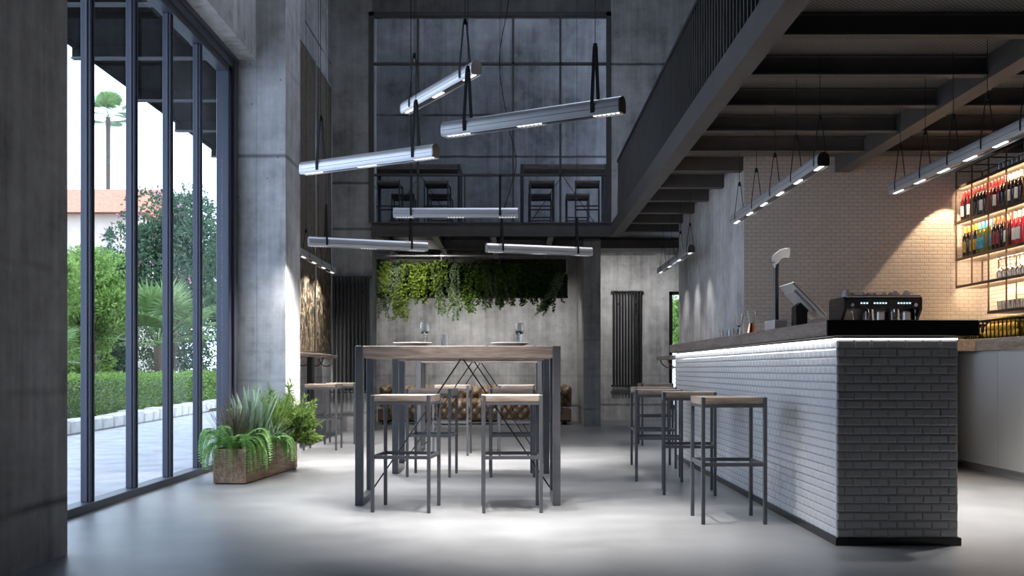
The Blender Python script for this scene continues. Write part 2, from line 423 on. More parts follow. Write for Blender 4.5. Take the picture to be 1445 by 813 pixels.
# ================================================================== THE ROOM
ZC = 7.6; XR = 4.66; YT = 10.3
def wallbox(name, mat, *b):
    mb = MB()
    for q in b: mb.box(*q)
    return struct(mb.build(name, mat))
fl = struct(MB().box(-3.0, 5.0, -3.4, 19.2, -.15, 0).build('floor', 'floor'))
# ceiling with unseen openings: gallery skylight, and an added one to fill the hall
SK1 = (-2.3, 1.3, 18.0, 18.3); SK2 = (-1.0, .9, 8.6, 12.4)
wallbox('ceiling', 'concrete', (-3.1, 5, -3.4, SK2[2], ZC, ZC+.25), (-3.1, SK2[0], SK2[2], SK2[3], ZC, ZC+.25), (SK2[1], 5, SK2[2], SK2[3], ZC, ZC+.25),
        (-3.1, 5, SK2[3], SK1[2], ZC, ZC+.25), (-3.1, SK1[0], SK1[2], SK1[3], ZC, ZC+.25), (SK1[1], 5, SK1[2], SK1[3], ZC, ZC+.25), (-3.1, 5, SK1[3], 19.2, ZC, ZC+.25))
for nm, s_ in (('gallery_skylight_portal', SK1), ('hall_fill_opening_portal', SK2)):
    p = portal(nm, ((s_[0]+s_[1])/2, (s_[2]+s_[3])/2, ZC+.2), (0, 0, -1), s_[1]-s_[0], s_[3]-s_[2])
    p.rotation_euler = (0, 0, 0)
wallbox('wall_left', 'concrete_mid', (-3.1, -2.221, -3.4, 5.156, 0, ZC))
wallbox('wall_left_lintel', 'concrete_light', (-2.93, -2.53, 5.156, 10.2, 3.976, ZC))
wallbox('wall_left_pillar', 'concrete_light', (-2.9, -2.243, 10.2, 10.9, 0, ZC))
wallbox('wall_left_rear', 'concrete_light', (-2.9, -2.73, 10.9, 15.5, 0, ZC))
wallbox('wall_back_left', 'concrete_mid', (-3.1, -2.11, 15.5, 16.0, 0, ZC))
wallbox('wall_niche_left', 'concrete', (-3.1, -2.5, 16.0, 18.6, 0, ZC))
wallbox('wall_back', 'concrete_light', (-3.1, 1.425, 18.6, 19.2, 0, 3.05))
wallbox('wall_back_upper', 'concrete_upper', (-3.1, 5.0, 18.6, 19.2, 3.05, ZC))
wallbox('wall_back_pillar', 'concrete_mid', (1.148, 1.425, 16.83, 18.6, 0, 3.05))
wallbox('wall_back_right', 'concrete_light', (1.425, 2.85, 18.9, 19.2, 0, 3.05), (3.75, 5.0, 18.9, 19.2, 0, 3.05), (2.85, 3.75, 18.9, 19.2, 2.35, 3.05), (2.85, 3.75, 18.9, 19.2, 0, .2))
wallbox('wall_gallery_beam', 'concrete', (-2.11, 1.466, 15.5, 15.8, 6.28, ZC))
wallbox('wall_gallery_right', 'concrete_light', (1.466, 5.0, 15.5, 15.8, 3.13, ZC))
wallbox('wall_bar_end', 'concrete_light', (2.30, 2.52, YT+.012, 14.35, 0, 3.05), (2.52, 5.0, YT+.012, YT+.2, 0, 3.05))
wallbox('wall_tiled', 'tilewall_x', (2.30, XR, YT, YT+.0119, 0, 3.05))
wallbox('wall_right', 'tilewall_y', (XR, 5.0, -3.4, YT, 0, 3.05))
wallbox('wall_right_upper', 'concrete', (XR, 5.0, -3.4, 15.5, 3.05, ZC))
wallbox('wall_right_rear', 'concrete', (XR, 5.0, YT+.2, 18.9, 0, 3.05))
wallbox('wall_front', 'darkwall', (-3.1, 5.0, -3.6, -3.4, 0, ZC))  # unseen wall, blackened to cut bounce onto the bar end

# ---- glazed front on the street
def glazed_front():
    mb = MB(); x0, x1 = -2.86, -2.74
    mb.box(x0, x1, 5.15, 10.2, 0, .055)
    for k, (a, b, z0, z1) in enumerate(((-2.86, -2.74, 3.80, 3.86), (-2.88, -2.72, 3.86, 3.93), (-2.92, -2.70, 3.93, 3.976))): mb.box(a, b, 5.15, 10.2, z0, z1)
    mb.box(x0, x1, 9.97, 10.07, .055, 3.9); mb.box(-2.89, -2.71, 10.07, 10.2, 0, 3.976)
    root = struct(mb.build('window_1', 'frame', bevel=.006))
    for yc in (6.01, 6.80, 7.59, 8.38, 9.17):
        q = MB(); q.box(-2.83, -2.762, yc-.034, yc-.010, .055, 3.80); q.box(-2.83, -2.762, yc+.010, yc+.034, .055, 3.80); q.box(-2.825, -2.772, yc-.012, yc+.012, .055, 3.80)
        q.box(-2.795, -2.780, yc-.044, yc+.044, .055, 3.80)
        q.build('mullion', 'frame', root, bevel=.004)
    ys = [5.16, 6.01, 6.80, 7.59, 8.38, 9.17, 9.98]
    for a, b in zip(ys, ys[1:]):
        MB().box(-2.806, -2.80, a+.02, b-.02, .05, 3.81).build('pane', 'pane', root)
    h = MB(); h.path([(-2.75, 8.44, 1.02), (-2.72, 8.44, 1.02), (-2.72, 8.44, .90), (-2.75, 8.44, .90)], .007); h.build('door_pull', 'chrome', root, True)
glazed_front()

# ---- glazing of the gallery
def gallery_glazing():
    mb = MB(); y0, y1 = 15.5, 15.56
    mb.box(-2.16, -2.085, y0-.02, y1, 3.12, 6.28); mb.box(1.40, 1.466, y0-.02, y1, 3.12, 6.28); mb.box(-2.16, 1.466, y0-.02, y1, 6.22, 6.28)
    root = struct(mb.build('window_2', 'steel_mezz'))
    for x in (-1.427, 0.0, .71): MB().box(x-.016, x+.016, y0, y1, 3.12, 6.22).build('mullion', 'steel_mezz', root)
    MB().box(-.735, -.712, y0, y1, 3.12, 3.84).build('mullion', 'steel_mezz', root)
    MB().box(-2.085, 1.40, y0, y1, 5.495, 5.53).build('transom', 'steel_mezz', root)
    MB().box(-2.085, 1.40, y0, y1, 3.83, 3.86).build('transom', 'steel_mezz', root)
    MB().box(-2.085, 1.40, 15.528, 15.532, 3.12, 6.24).build('pane', 'pane_ar', root)
gallery_glazing()

# ---- rear window by the bar
def rear_window():
    mb = MB(); mb.box(2.85, 2.91, 18.88, 18.96, .2, 2.35); mb.box(3.69, 3.75, 18.88, 18.96, .2, 2.35); mb.box(2.85, 3.75, 18.88, 18.96, 2.29, 2.35); mb.box(2.85, 3.75, 18.88, 18.96, .2, .28)
    r = struct(mb.build('window_3', 'black')); MB().box(2.90, 3.70, 18.915, 18.92, .27, 2.30).build('pane', 'pane', r)
rear_window()

# ---- gallery slab: fascia and exposed floor beams
def gallery():
    root = thing('gallery_floor', 'dark steel gallery floor edge crossing the back of the hall above the hanging plants', 'gallery', (0, 15.5, 2.91))
    def P(mb, n, m, **k):
        o = mb.build(n, m, **k); o.parent = root; o.matrix_parent_inverse = Matrix.Translation((0, -15.5, -2.91)); return o
    P(MB().box(-2.11, 1.466, 15.44, 15.5, 2.91, 3.12).box(-2.11, 1.466, 15.40, 15.5, 2.91, 2.93).box(-2.11, 1.466, 15.40, 15.5, 3.105, 3.12), 'fascia_beam', 'steel_mezz')
    for x in (-2.04, -1.17, -.30, .57):
        P(MB().box(x-.045, x+.045, 15.5, 18.6, 2.91, 2.925).box(x-.008, x+.008, 15.5, 18.6, 2.925, 3.05), 'floor_beam', 'greybeam')
    P(MB().box(-2.11, 1.14, 16.97, 17.03, 2.90, 2.92).box(-2.11, 1.14, 16.99, 17.01, 2.92, 3.05), 'cross_beam', 'steel_mezz')
    P(MB().box(-2.10, 1.42, 15.51, 18.6, 3.05, 3.12), 'deck', 'steel')
M['greybeam'] = plain('galvanised_beam', (.30, .30, .30), .5, .2)
gallery()

# ---- mezzanine over the bar
def mezzanine():
    root = thing('mezzanine', 'dark steel mezzanine with ribbed railing and mesh deck above the bar', 'mezzanine', (1.53, 9, 2.9))
    inv = Matrix.Translation((-1.53, -9, -2.9))
    def P(mb, n, m, **k):
        o = mb.build(n, m, **k); o.parent = root; o.matrix_parent_inverse = inv; return o
    P(MB().box(1.466, 1.603, -1.5, 15.5, 2.91, 3.11), 'edge_beam', 'steel_mezz')
    P(MB().box(3.204, 3.345, -1.5, YT, 2.885, 3.055), 'inner_beam', 'steel_mezz')
    ys = [1.2, 2.03, 2.85, 3.68, 4.5, 5.32, 6.14, 6.97, 7.79, 8.61, 9.41, 10.33, 11.27, 12.15, 13.1, 14.0, 14.9, 16.9]
    for y in ys:
        x0 = 1.603 if y < 15.5 else 1.43; x1 = XR if y < YT else (2.30 if y < 14.4 else 4.6)
        mb = MB()
        if y < YT:
            mb.box(x0, x1, y, y+.085, 2.91, 2.922); mb.box(x0, x1, y+.035, y+.05, 2.922, 3.045); mb.box(x0, x1, y, y+.085, 3.033, 3.045)
        else:
            mb.box(x0, x1, y, y+.12, 2.91, 3.045)
        P(mb, 'joist', 'joist')
    P(MB().box(1.603, 4.64, -1.5, YT, 3.046, 3.06).box(1.603, 2.30, YT, 15.5, 3.046, 3.06), 'mesh_deck', 'mesh')
    P(MB().box(1.43, 4.64, 15.5, 18.9, 3.051, 3.11).box(2.30, 4.64, YT, 15.5, 3.051, 3.11).box(1.603, 4.64, -1.5, 15.5, 3.06, 3.10), 'deck_sheet', 'steel')
    # railing: folded sheet with upright ribs and a handrail
    mb = MB(); mb.box(1.50, 1.506, -1.5, 14.56, 3.11, 3.84)
    y = -1.5
    while y < 14.5: mb.box(1.470, 1.50, y, y+.022, 3.11, 3.84); y += .105
    P(mb, 'railing_panel', 'steel_mezz')
    P(MB().box(1.462, 1.512, -1.5, 14.58, 3.84, 3.875), 'handrail', 'steel')
    mb = MB(); mb.tube((1.47, 14.6, 3.11), (1.47, 14.6, 3.80), .012); P(mb, 'end_post', 'alu', smooth=True)
mezzanine()

# ================================================================== PENDANT LAMPS
def lamp_profile(w=.078, h=.094):
    pts = [(-w*.42, 0), (-w*.5, h*.12), (-w*.5, h*.55)]
    for i in range(1, 8):
        a = pi-i*pi/8; pts.append((w*.5*cos(a), h*.55+h*.45*sin(a)))
    pts += [(w*.5, h*.55), (w*.5, h*.12), (w*.42, 0)]
    return pts
def pendant(name, label, loc, ang, Ln, nled, straps, strap_h, ztop, power, cap=('alu', 'alu'), group=None, cat='pendant lamp', strand=.02, cone=84, boost=1.0):
    root = thing(name, label, cat, loc, ang, group); h = .094; w = .078
    prof = lamp_profile(w, h)
    mb = MB(); n = len(prof)
    mb.prism([(u, v) for u, v in prof], 'X', -Ln/2+.004, Ln/2-.004)
    mb.f = [f for f in mb.f if not (len(f) == 4 and abs(mb.v[f[0]][2]) < 1e-6 and abs(mb.v[f[1]][2]) < 1e-6 and abs(mb.v[f[2]][2]) < 1e-6)]
    body = mb.build('housing', 'alu', root, auto=35)
    # raised seams along the body
    MB().box(-Ln/2+.005, Ln/2-.005, -w*.5-.0015, -w*.5+.001, h*.34, h*.365).box(-Ln/2+.005, Ln/2-.005, w*.5-.001, w*.5+.0015, h*.34, h*.365).build('seam', 'darkmetal', root)
    MB().box(-Ln/2+.01, Ln/2-.01, -w*.40, w*.40, .006, .012).build('recess', 'gloss_black', root)
    MB().box(-Ln/2, Ln/2, -w*.43, -w*.40, -.003, .006).box(-Ln/2, Ln/2, w*.40, w*.43, -.003, .006).build('edge_trim', 'alu', root)
    for s, c in ((-1, cap[0]), (1, cap[1])):
        p2 = [(u*1.03, v) for u, v in prof]
        MB().prism(p2, 'X', s*Ln/2-.005, s*Ln/2+.005).build('end_cap', c, root)
    gl = .17
    for i in range(nled):
        t = (-Ln/2+.10)+(Ln-.20)*i/(nled-1) if nled > 1 else 0
        q = MB()
        for k in range(6):
            xx = t-gl/2+gl*(k+.5)/6; q.box(xx-.0075, xx+.0075, -.013, .013, .0005, .006)
        q.build('led_group', 'led', root)
        add_light('light', 'SPOT', (t, 0, -.012), power*boost, NEUTRAL, root, aim=(0, 0, -1), spot_size=R(cone), spot_blend=1.0, shadow_soft_size=.03)
    for t in straps:
        q = MB()
        for s in (-1, 1):
            a = V((t, s*w*.53, .012)); b = V((t, s*w*.56, h*.62)); c = V((t, s*.010, strap_h))
            q.beam(a, b, strand, .004) if False else None
            for p0, p1 in ((a, b), (b, c)):
                d = (p1-p0); q.box(-strand/2, strand/2, -.0022, .0022, 0, d.length, Matrix.Translation(p0) @ V((0, 0, 1)).rotation_difference(d).to_matrix().to_4x4())
        q.build('strap', 'strap', root)
        MB().tube((t, 0, strap_h-.02), (t, 0, strap_h+.015), .012, 8).build('buckle', 'black', root)
        MB().tube((t, 0, strap_h), (t, 0, ztop-loc[2]), .0022, 5).build('cable', 'black', root)
    return root
def pend_between(name, label, xa, ya, za, xb, yb, **k):
    ang = math.atan2(yb-ya, xb-xa); Ln = math.hypot(xb-xa, yb-ya)
    return pendant(name, label, ((xa+xb)/2, (ya+yb)/2, za-.04), ang, Ln, **k)
G6 = 'scattered tube pendants over the dining tables'
def X(px, Y): return (px-CX)*Y/F
def Z(py, Y): return CZ+(HY-py)*Y/F
central = [
 ((572, 7.88), (672, 6.83), 2.91, 'aluminium tube pendant hanging steeply angled, highest of the cluster, end cap facing the room', ('alu', 'white')),
 ((628, 6.43), (878, 5.82), 2.407, 'longest looking aluminium tube pendant, slanting up to the right in front of the gallery glass', ('alu', 'darkmetal')),
 ((428, 7.66), (615, 7.04), 2.405, 'bluish lit aluminium tube pendant at the left, slanting up to its dark end cap', ('alu', 'darkmetal')),
 ((436, 10.1), (602, 10.56), 2.17, 'aluminium tube pendant hanging at lower left, just left of the hanging plants', ('alu', 'alu')),
 ((687, 10.96), (834, 11.35), 2.21, 'aluminium tube pendant hanging at lower right in front of the hanging plants', ('alu', 'alu')),
 ((556, 10.07), (730, 10.07), 2.444, 'level aluminium tube pendant in front of the gallery tables and steel fascia', ('alu', 'alu'))]
for (pa, ya), (pb, yb), z, lab, caps in central:
    bo = {628: 4.5, 428: 1.7, 572: 1.6, 436: 2.6, 687: 2.6, 556: 2.4}[pa]; co = {436: 140}.get(pa, 76)
    Ln = math.hypot(X(pb, yb)-X(pa, ya), yb-ya)
    pend_between('tube_pendant', lab, X(pa, ya), ya, z, X(pb, yb), yb, nled=3, straps=(-Ln*.36, Ln*.36), strap_h=.40, ztop=ZC, power=P_PENDANT, boost=bo, cone=co, cap=caps, group=G6)
def cord():
    mb = MB(); pts = [(.02, 9.9, 7.6), (0, 9.9, 6.0), (-.03, 9.9, 4.6), (-.13, 9.9, 3.9), (-.05, 9.95, 3.3), (.03, 10.0, 2.95), (-.02, 10.05, 2.7), (-.1, 10.07, 2.45)]
    out = []
    for i in range(len(pts)-1):
        for k in range(6):
            t = k/6; p = [pts[max(i-1, 0)], pts[i], pts[i+1], pts[min(i+2, len(pts)-1)]]
            out.append(tuple(.5*((2*p[1][j])+(-p[0][j]+p[2][j])*t+(2*p[0][j]-5*p[1][j]+4*p[2][j]-p[3][j])*t*t+(-p[0][j]+3*p[1][j]-3*p[2][j]+p[3][j])*t**3) for j in range(3)))
    mb.path(out, .004, 6); tag(mb.build('power_cord', 'black', smooth=True), 'thin black power cord dangling in a loose curve to the level pendant', 'cord')
cord()
GL = 'long linear pendants over counters'
pend_between('linear_pendant', 'long linear pendant over the near half of the white tiled bar', 2.07, 6.9, 2.32, 2.07, 9.66, cone=100, nled=6, straps=(-1.30, -.72, -.10, .52, 1.18), strap_h=.34, ztop=3.05, power=P_PENDANT*.45, cap=('darkmetal', 'alu'), group=GL, strand=.009)
pend_between('linear_pendant', 'long linear pendant over the aisle behind the bar, close to the bottle shelves', 2.95, 5.75, 2.32, 2.95, 8.02, cone=92, boost=1.4, nled=6, straps=(-.95, -.45, .05, .52, 1.0), strap_h=.34, ztop=3.05, power=P_PENDANT*1.6, cap=('darkmetal', 'alu'), group=GL, strand=.009)
pend_between('linear_pendant', 'small looking linear pendant beyond the bar, along the concrete wall shelf', 2.07, 12.0, 2.32, 2.07, 14.6, cone=84, nled=4, straps=(-1.2, -.5, .2, .95), strap_h=.34, ztop=3.05, power=P_PENDANT*.35, cap=('darkmetal', 'alu'), group=GL, strand=.009)
pend_between('linear_pendant', 'linear pendant at the left in front of the mottled art panels', -2.50, 11.6, 2.30, -2.50, 14.4, cone=140, nled=5, straps=(-1.3, -.5, .3, 1.0), strap_h=.34, ztop=ZC, power=P_PENDANT*1.6, cap=('alu', 'alu'), group=GL, strand=.009)

# projector lamps fixed to the hall ceiling, out of the picture's top edge
for k, (x, y, tx, ty, pw, ss) in enumerate(((1.72, 7.6, -.15, 8.3, 1.0, 44), (1.72, 11.2, -.4, 11.6, .9, 46))):
    r = thing('ceiling_projector', 'black ceiling projector lamp aimed at the %s dining table' % ('nearest' if k == 0 else 'farthest'), 'spotlight', (x, y, ZC))
    MB().box(-.05, .05, -.05, .05, -.03, 0).build('base_plate', 'black', r); MB().tube((0, 0, -.03), (0, 0, -.12), .012).build('stem', 'black', r)
    d = V((tx-x, ty-y, -ZC)).normalized(); MB().tube(V((0, 0, -.12)), V((0, 0, -.12))+d*.16, .05, 20).build('lamp_head', 'black', r, auto=40)
    add_light('light', 'SPOT', V((0, 0, -.12))+d*.18, P_SPOT_FLOOR*pw, NEUTRAL, r, aim=d, spot_size=R(ss), spot_blend=.9, shadow_soft_size=.14)

for k, (x, y, tx, ty, tz, pw, ss) in enumerate(((-1.9, 16.2, -1.5, 17.4, 2.3, 1.0, 80), (-1.0, 16.2, -.9, 17.6, .5, 1.6, 60), (1.9, 17.15, 2.2, 18.9, 1.2, 1.1, 120))):  # the third is an unseen fill lamp added to brighten the rear wall
    r = thing('niche_and_fill_spotlight', ('left small black spotlight under the gallery floor, turned to the hanging plants', 'right small black spotlight under the gallery floor, turned to the sofa', 'added black fill spotlight under the mezzanine end, turned to the right rear radiator')[k], 'spotlight', (x, y, 3.045))
    MB().box(-.03, .03, -.03, .03, -.015, 0).build('base_plate', 'black', r)
    d = V((tx-x, ty-y, tz-2.9)).normalized(); MB().tube((0, 0, -.015), (0, 0, -.07), .006, 8).build('stem', 'black', r)
    MB().tube(V((0, 0, -.07))-d*.03, V((0, 0, -.07))+d*.04, .022, 16).build('lamp_head', 'black', r, auto=40)
    add_light('light', 'SPOT', V((0, 0, -.07))+d*.05, P_NICHE*pw, NEUTRAL, r, aim=d, spot_size=R(ss), spot_blend=.8, shadow_soft_size=.03)

# ================================================================== FURNITURE
def make_stool(label, loc, rz, group=None):
    r = thing('bar_stool', label, 'bar stool', loc, rz, group); a = .195; t = .011; h = .745
    for sx in (-1, 1):
        for sy in (-1, 1):
            MB().bbox(sx*(a-t)-t, sx*(a-t)+t, sy*(a-t)-t, sy*(a-t)+t, 0, h+.012, .002).build('leg', 'steel_stool', r)
    MB().box(-a+2*t, a-2*t, -a, -a+.02, h-.05, h-.032).box(-a+2*t, a-2*t, a-.02, a, h-.05, h-.032).box(-a, -a+.02, -a+2*t, a-2*t, h-.05, h-.032).box(a-.02, a, -a+2*t, a-2*t, h-.05, h-.032).build('seat_frame', 'steel_stool', r)
    z = .345
    MB().box(-a+2*t, a-2*t, -a+.004, -a+.016, z, z+.022).box(-a+2*t, a-2*t, a-.016, a-.004, z, z+.022).box(-a+.004, -a+.016, -a+2*t, a-2*t, z, z+.022).box(a-.016, a-.004, -a+2*t, a-2*t, z, z+.022).build('footrest', 'steel_stool', r)
    MB().bbox(-a+t*2+.001, a-t*2-.001, -a+.001, a-.001, h-.031, h+.012, .003).box(-a+.001, -a+2*t+.001, -a+2*t+.001, a-2*t-.001, h-.031, h+.011).box(a-2*t-.001, a-.001, -a+2*t+.001, a-2*t-.001, h-.031, h+.011).build('seat', 'wood_seat', r)
    return r
GT = 'bar stools at the high tables'; GB = 'bar stools along the tiled bar'
st0 = make_stool('bar stool at the front left of the nearest high table, turned slightly', (-.705, 6.845, 0), R(-6), GT)
dup(st0, (-.012, 6.83, 0), R(2.5), 'bar stool at the front right of the nearest high table, squared to it')
dup(st0, (-.705, 9.03, 0), R(-6), 'bluish bar stool in front of the middle high table, left one of its pair')
dup(st0, (-.012, 9.03, 0), R(2.5), 'bluish bar stool in front of the middle high table, right one of its pair')
dup(st0, (-.66, 11.25, 0), R(-3), 'bar stool in front of the farthest high table, left one, before the sofa')
dup(st0, (.03, 11.25, 0), R(3), 'bar stool in front of the farthest high table, right one, before the sofa')
for i, (x, y, a, lab) in enumerate(((1.315, 6.34, 0, 'nearest bar stool at the white tiled bar, dark legs and brown seat'),
      (1.315, 7.76, -7, 'second bar stool from the front along the tiled bar'), (1.22, 8.67, -7, 'third bar stool from the front along the tiled bar'),
      (1.33, 9.82, 0, 'fourth bar stool from the front along the tiled bar, mostly hidden'))):
    dup(st0, (x, y, 0), R(a), lab, GB)
dup(st0, (1.75, 12.72, 0), 0, 'farthest bar stool on the right, by the wall shelf beyond the bar', 'bar stools at the wall shelves')
dup(st0, (-2.205, 12.0, 0), R(0), 'bar stool at the left wall shelf, nearest one beside the pillar', 'bar stools at the wall shelves')
dup(st0, (-2.14, 12.95, 0), R(0), 'bar stool at the left wall shelf, farther one by the radiator', 'bar stools at the wall shelves')

def make_table(label, loc, group):
    r = thing('high_table', label, 'bar table', loc, 0, group); W_ = 1.39; D = .60; H = 1.083; t = .052
    for s in (-1, 1):
        xc = s*(W_/2-t/2)
        for y in (0, D-.055):
            MB().bbox(xc-t/2, xc+t/2, y, y+.055, 0, H, .002).build('leg', 'steel_stool', r)
        MB().box(xc-t/2, xc+t/2, .055, D-.055, 0, .045).build('floor_rail', 'steel_stool', r)
        MB().box(xc-t/2, xc+t/2, .055, D-.055, H-.05, H-.002).build('top_rail', 'steel_stool', r)
    MB().bbox(-W_/2+t, W_/2-t, 0.002, D-.002, H-.084, H-.001, .003).build('tabletop', 'wood', r)
    for s in (-1, 1):
        MB().tube((s*.008, D-.03, H-.084), (s*(W_/2-t), D-.03, .06), .0055, 8).build('brace', 'steel', r)
    return r
tb = make_table('nearest high table, oak top set with two plates', (-.3738, 6.995, 0), 'high oak and steel tables')
dup(tb, (-.3738, 9.14, 0), None, 'middle high table of the row, behind the one set with plates')
dup(tb, (-.3738, 11.42, 0), None, 'farthest high table of the row, closest to the sofa')

# gallery furniture
GTa = 'gallery tables'; GS = 'gallery stools'
for k, x in enumerate((-1.531, .814)):
    dup(tb, (x, 16.5, 3.12), None, ('left' if k == 0 else 'right')+' high table up on the gallery behind the glass', GTa)
for i, (x, y, side, row) in enumerate(((-1.95, 16.33, 'left table', 'front left'), (-1.19, 16.33, 'left table', 'front right'), (.45, 16.33, 'right table', 'front left'), (1.17, 16.33, 'right table', 'front right'),
                 (-1.85, 17.55, 'left table', 'far left'), (-1.22, 17.55, 'left table', 'far right'), (.46, 17.55, 'right table', 'far left'), (1.09, 17.55, 'right table', 'far right'))):
    dup(st0, (x, y, 3.12), R(random.uniform(-4, 4)), 'gallery bar stool at the %s, %s seat behind the glass' % (side, row), GS)
for x, lab in ((-.73, 'right end of the left gallery table'), (-.03-.0+.32, 'left half of the right gallery table'), (1.0, 'right half of the right gallery table')):
    pass

# ---- tableware on the nearest table
TZ = 1.0825
def plate(label, x, y):
    mb = MB(); mb.lathe([(0, 0), (.075, 0), (.08, .004), (.128, .020), (.137, .024), (.136, .027), (.126, .024), (.085, .010), (0, .008)], 40, (0, 0, 0))
    o = mb.build('dinner_plate', 'white', smooth=True); o.location = (x, y, TZ+.0005); tag(o, label, 'plate', 'place settings')
plate('white dinner plate on the left half of the nearest high table', -.703, 7.24); plate('white dinner plate on the right half of the nearest high table', -.02, 7.24)
def wineglass(h=.175, r=.036):
    k = h/.175
    return MB().lathe([(0, .001), (.032*k, .001), (.033*k, .003), (.005, .008), (.0035, .03*k), (.0035, .07*k), (.008, .078*k), (r*.85, .10*k), (r, .122*k), (r*.82, .172*k), (r*.78, .172*k), (r*.95, .122*k), (r*.8, .102*k), (.0, .083*k)], 24)
def tumbler(h=.085, r=.032, rb=.026):
    return MB().lathe([(0, 0), (rb, 0), (rb*1.02, .006), (r, h), (r-.002, h), (rb-.001, .010), (0, .010)], 20)
for x, y, lab in ((-.63, 7.38, 'stemmed wine glass behind the left plate'), (.045, 7.42, 'stemmed wine glass behind the right plate')):
    o = wineglass(.178).build('wine_glass', 'glass', auto=38); o.location = (x, y, TZ+.0005); tag(o, lab, 'glass', 'place settings')
for x, y, lab in ((-.49, 7.34, 'water tumbler right of the left wine glass'), (.034, 7.18+.14, 'water tumbler in front of the right wine glass')):
    o = tumbler(.09).build('tumbler', 'glass', auto=38); o.location = (x, y-.0, TZ+.0005); tag(o, lab, 'glass', 'place settings')
def knife(label, x, y, spoon=False):
    r = thing('spoon' if spoon else 'knife', label, 'cutlery', (x, y, TZ), 0, 'place settings')
    MB().box(-.006, .006, -.10, 0, .001, .007).build('handle', 'darkmetal', r, bevel=.002)
    if spoon: MB().lathe([(0, .002), (.016, .006), (.019, .011), (.015, .009), (0, .004)], 14, (0, .03, 0)).build('bowl', 'chrome', r, True)
    else: MB().box(-.009, .007, 0, .11, .001, .003).build('blade', 'chrome', r)
knife('knife lying right of the left plate', -.535, 7.24); knife('knife lying right of the right plate', .15, 7.24)
knife('spoon lying left of the right plate', -.18, 7.24, True); knife('spoon lying left of the left plate', -.87, 7.24, True)

# ================================================================== BAR COUNTER
def bar():
    x0, x1, y0, y1, z0, z1 = 1.70, 2.33, 5.425, 10.8, .04, 1.078
    root = thing('bar_counter', 'long bar counter covered in small white tiles, with a thick oak worktop', 'bar counter', (x0, y0, 0))
    inv = Matrix.Translation((-x0, -y0, 0))
    def P(mb, n, m, **k):
        o = mb.build(n, m, **k); o.parent = root; o.matrix_parent_inverse = inv; return o
    P(MB().box(x0, 2.29, y0, y1, z0, z1+.0), 'carcass', 'grout').scale = (1, 1, 1)
    P(MB().box(x0-.012, 2.345, y0-.014, YT-.01, 0, .04).box(x0-.012, 2.29, YT-.01, y1, 0, .04), 'plinth', 'gloss_black')
    # bevelled tiles
    tl, th, g, d, bv = .09, .0445, .0022, .008, .008
    mb = MB()
    def tile(fn, a0, a1, b0, b1):
        if a1-a0 < .012 or b1-b0 < .01: return
        q = min(bv, (a1-a0)*.3, (b1-b0)*.3)
        o_ = [(a0, b0), (a1, b0), (a1, b1), (a0, b1)]; i_ = [(a0+q, b0+q), (a1-q, b0+q), (a1-q, b1-q), (a0+q, b1-q)]
        vs_ = [fn(a, b, 0) for a, b in o_]+[fn(a, b, d*.45) for a, b in o_]+[fn(a, b, d) for a, b in i_]
        fs = [(8, 9, 10, 11)]
        for k in range(4):
            j = (k+1) % 4; fs += [(k, j, 4+j, 4+k), (4+k, 4+j, 8+j, 8+k)]
        mb.add(vs_, fs)
    rows = int((z1-z0)/th)
    th = (z1-z0)/rows
    for r_ in range(rows):
        zb, zt = z0+r_*th+g/2, z0+(r_+1)*th-g/2; off = (r_ % 2)*tl/2
        y = y0-off
        while y < y1:
            tile(lambda a, b, e: (x0-e, -a, b), -min(y+tl-g/2, y1), -max(y+g/2, y0), zb, zt); y += tl
    o = P(mb, 'side_tiles', 'tile')
    mb = MB()
    for r_ in range(rows):
        zb, zt = z0+r_*th+g/2, z0+(r_+1)*th-g/2; off = (r_ % 2)*tl/2
        x = x0-.004-off
        while x < x1:
            tile(lambda a, b, e: (a, y0-e, b), max(x+g/2, x0-.006), min(x+tl-g/2, x1), zb, zt); x += tl
    P(mb, 'end_tiles', 'tile')
    P(MB().box(2.29, 2.33, y0, YT-.01, z0, z1), 'rear_panel', 'white_lam')
    # recessed led channel and the strip
    P(MB().box(x0+.03, 2.27, y0+.03, y1, z1, 1.098), 'shadow_gap', 'black')
    P(MB().box(1.66, 2.285, 5.45, 10.86, 1.096, 1.1015).box(2.285, 2.40, 5.45, YT-.03, 1.096, 1.1015), 'underlay', 'black')
    P(MB().box(x0-.006, x0+.004, y0-.006, y1, z1+.0, z1+.007).box(x0-.006, x1, y0-.006, y0+.004, z1, z1+.007), 'led_channel', 'led_strip')
    P(MB().bbox(1.645, 2.295, 5.432, 10.88, 1.102, 1.18, .004).bbox(2.295, 2.44, 5.432, YT-.02, 1.102, 1.18, .003), 'worktop', 'wood_y')
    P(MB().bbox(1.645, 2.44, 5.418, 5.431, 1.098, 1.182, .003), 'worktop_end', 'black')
    l = add_light('strip_light', 'AREA', (x0-.028, (y0+y1)/2, 1.094), P_STRIP*3.0, (1, .985, .97), shape='RECTANGLE', size=.03, size_y=y1-y0)
    l.parent = root; l.matrix_parent_inverse = inv
    l = add_light('strip_light', 'AREA', ((x0+x1)/2, y0-.006, 1.094), P_STRIP*.10, (1, .985, .97), shape='RECTANGLE', size=x1-x0, size_y=.012)
    l.parent = root; l.matrix_parent_inverse = inv
bar()
BZ = 1.1805

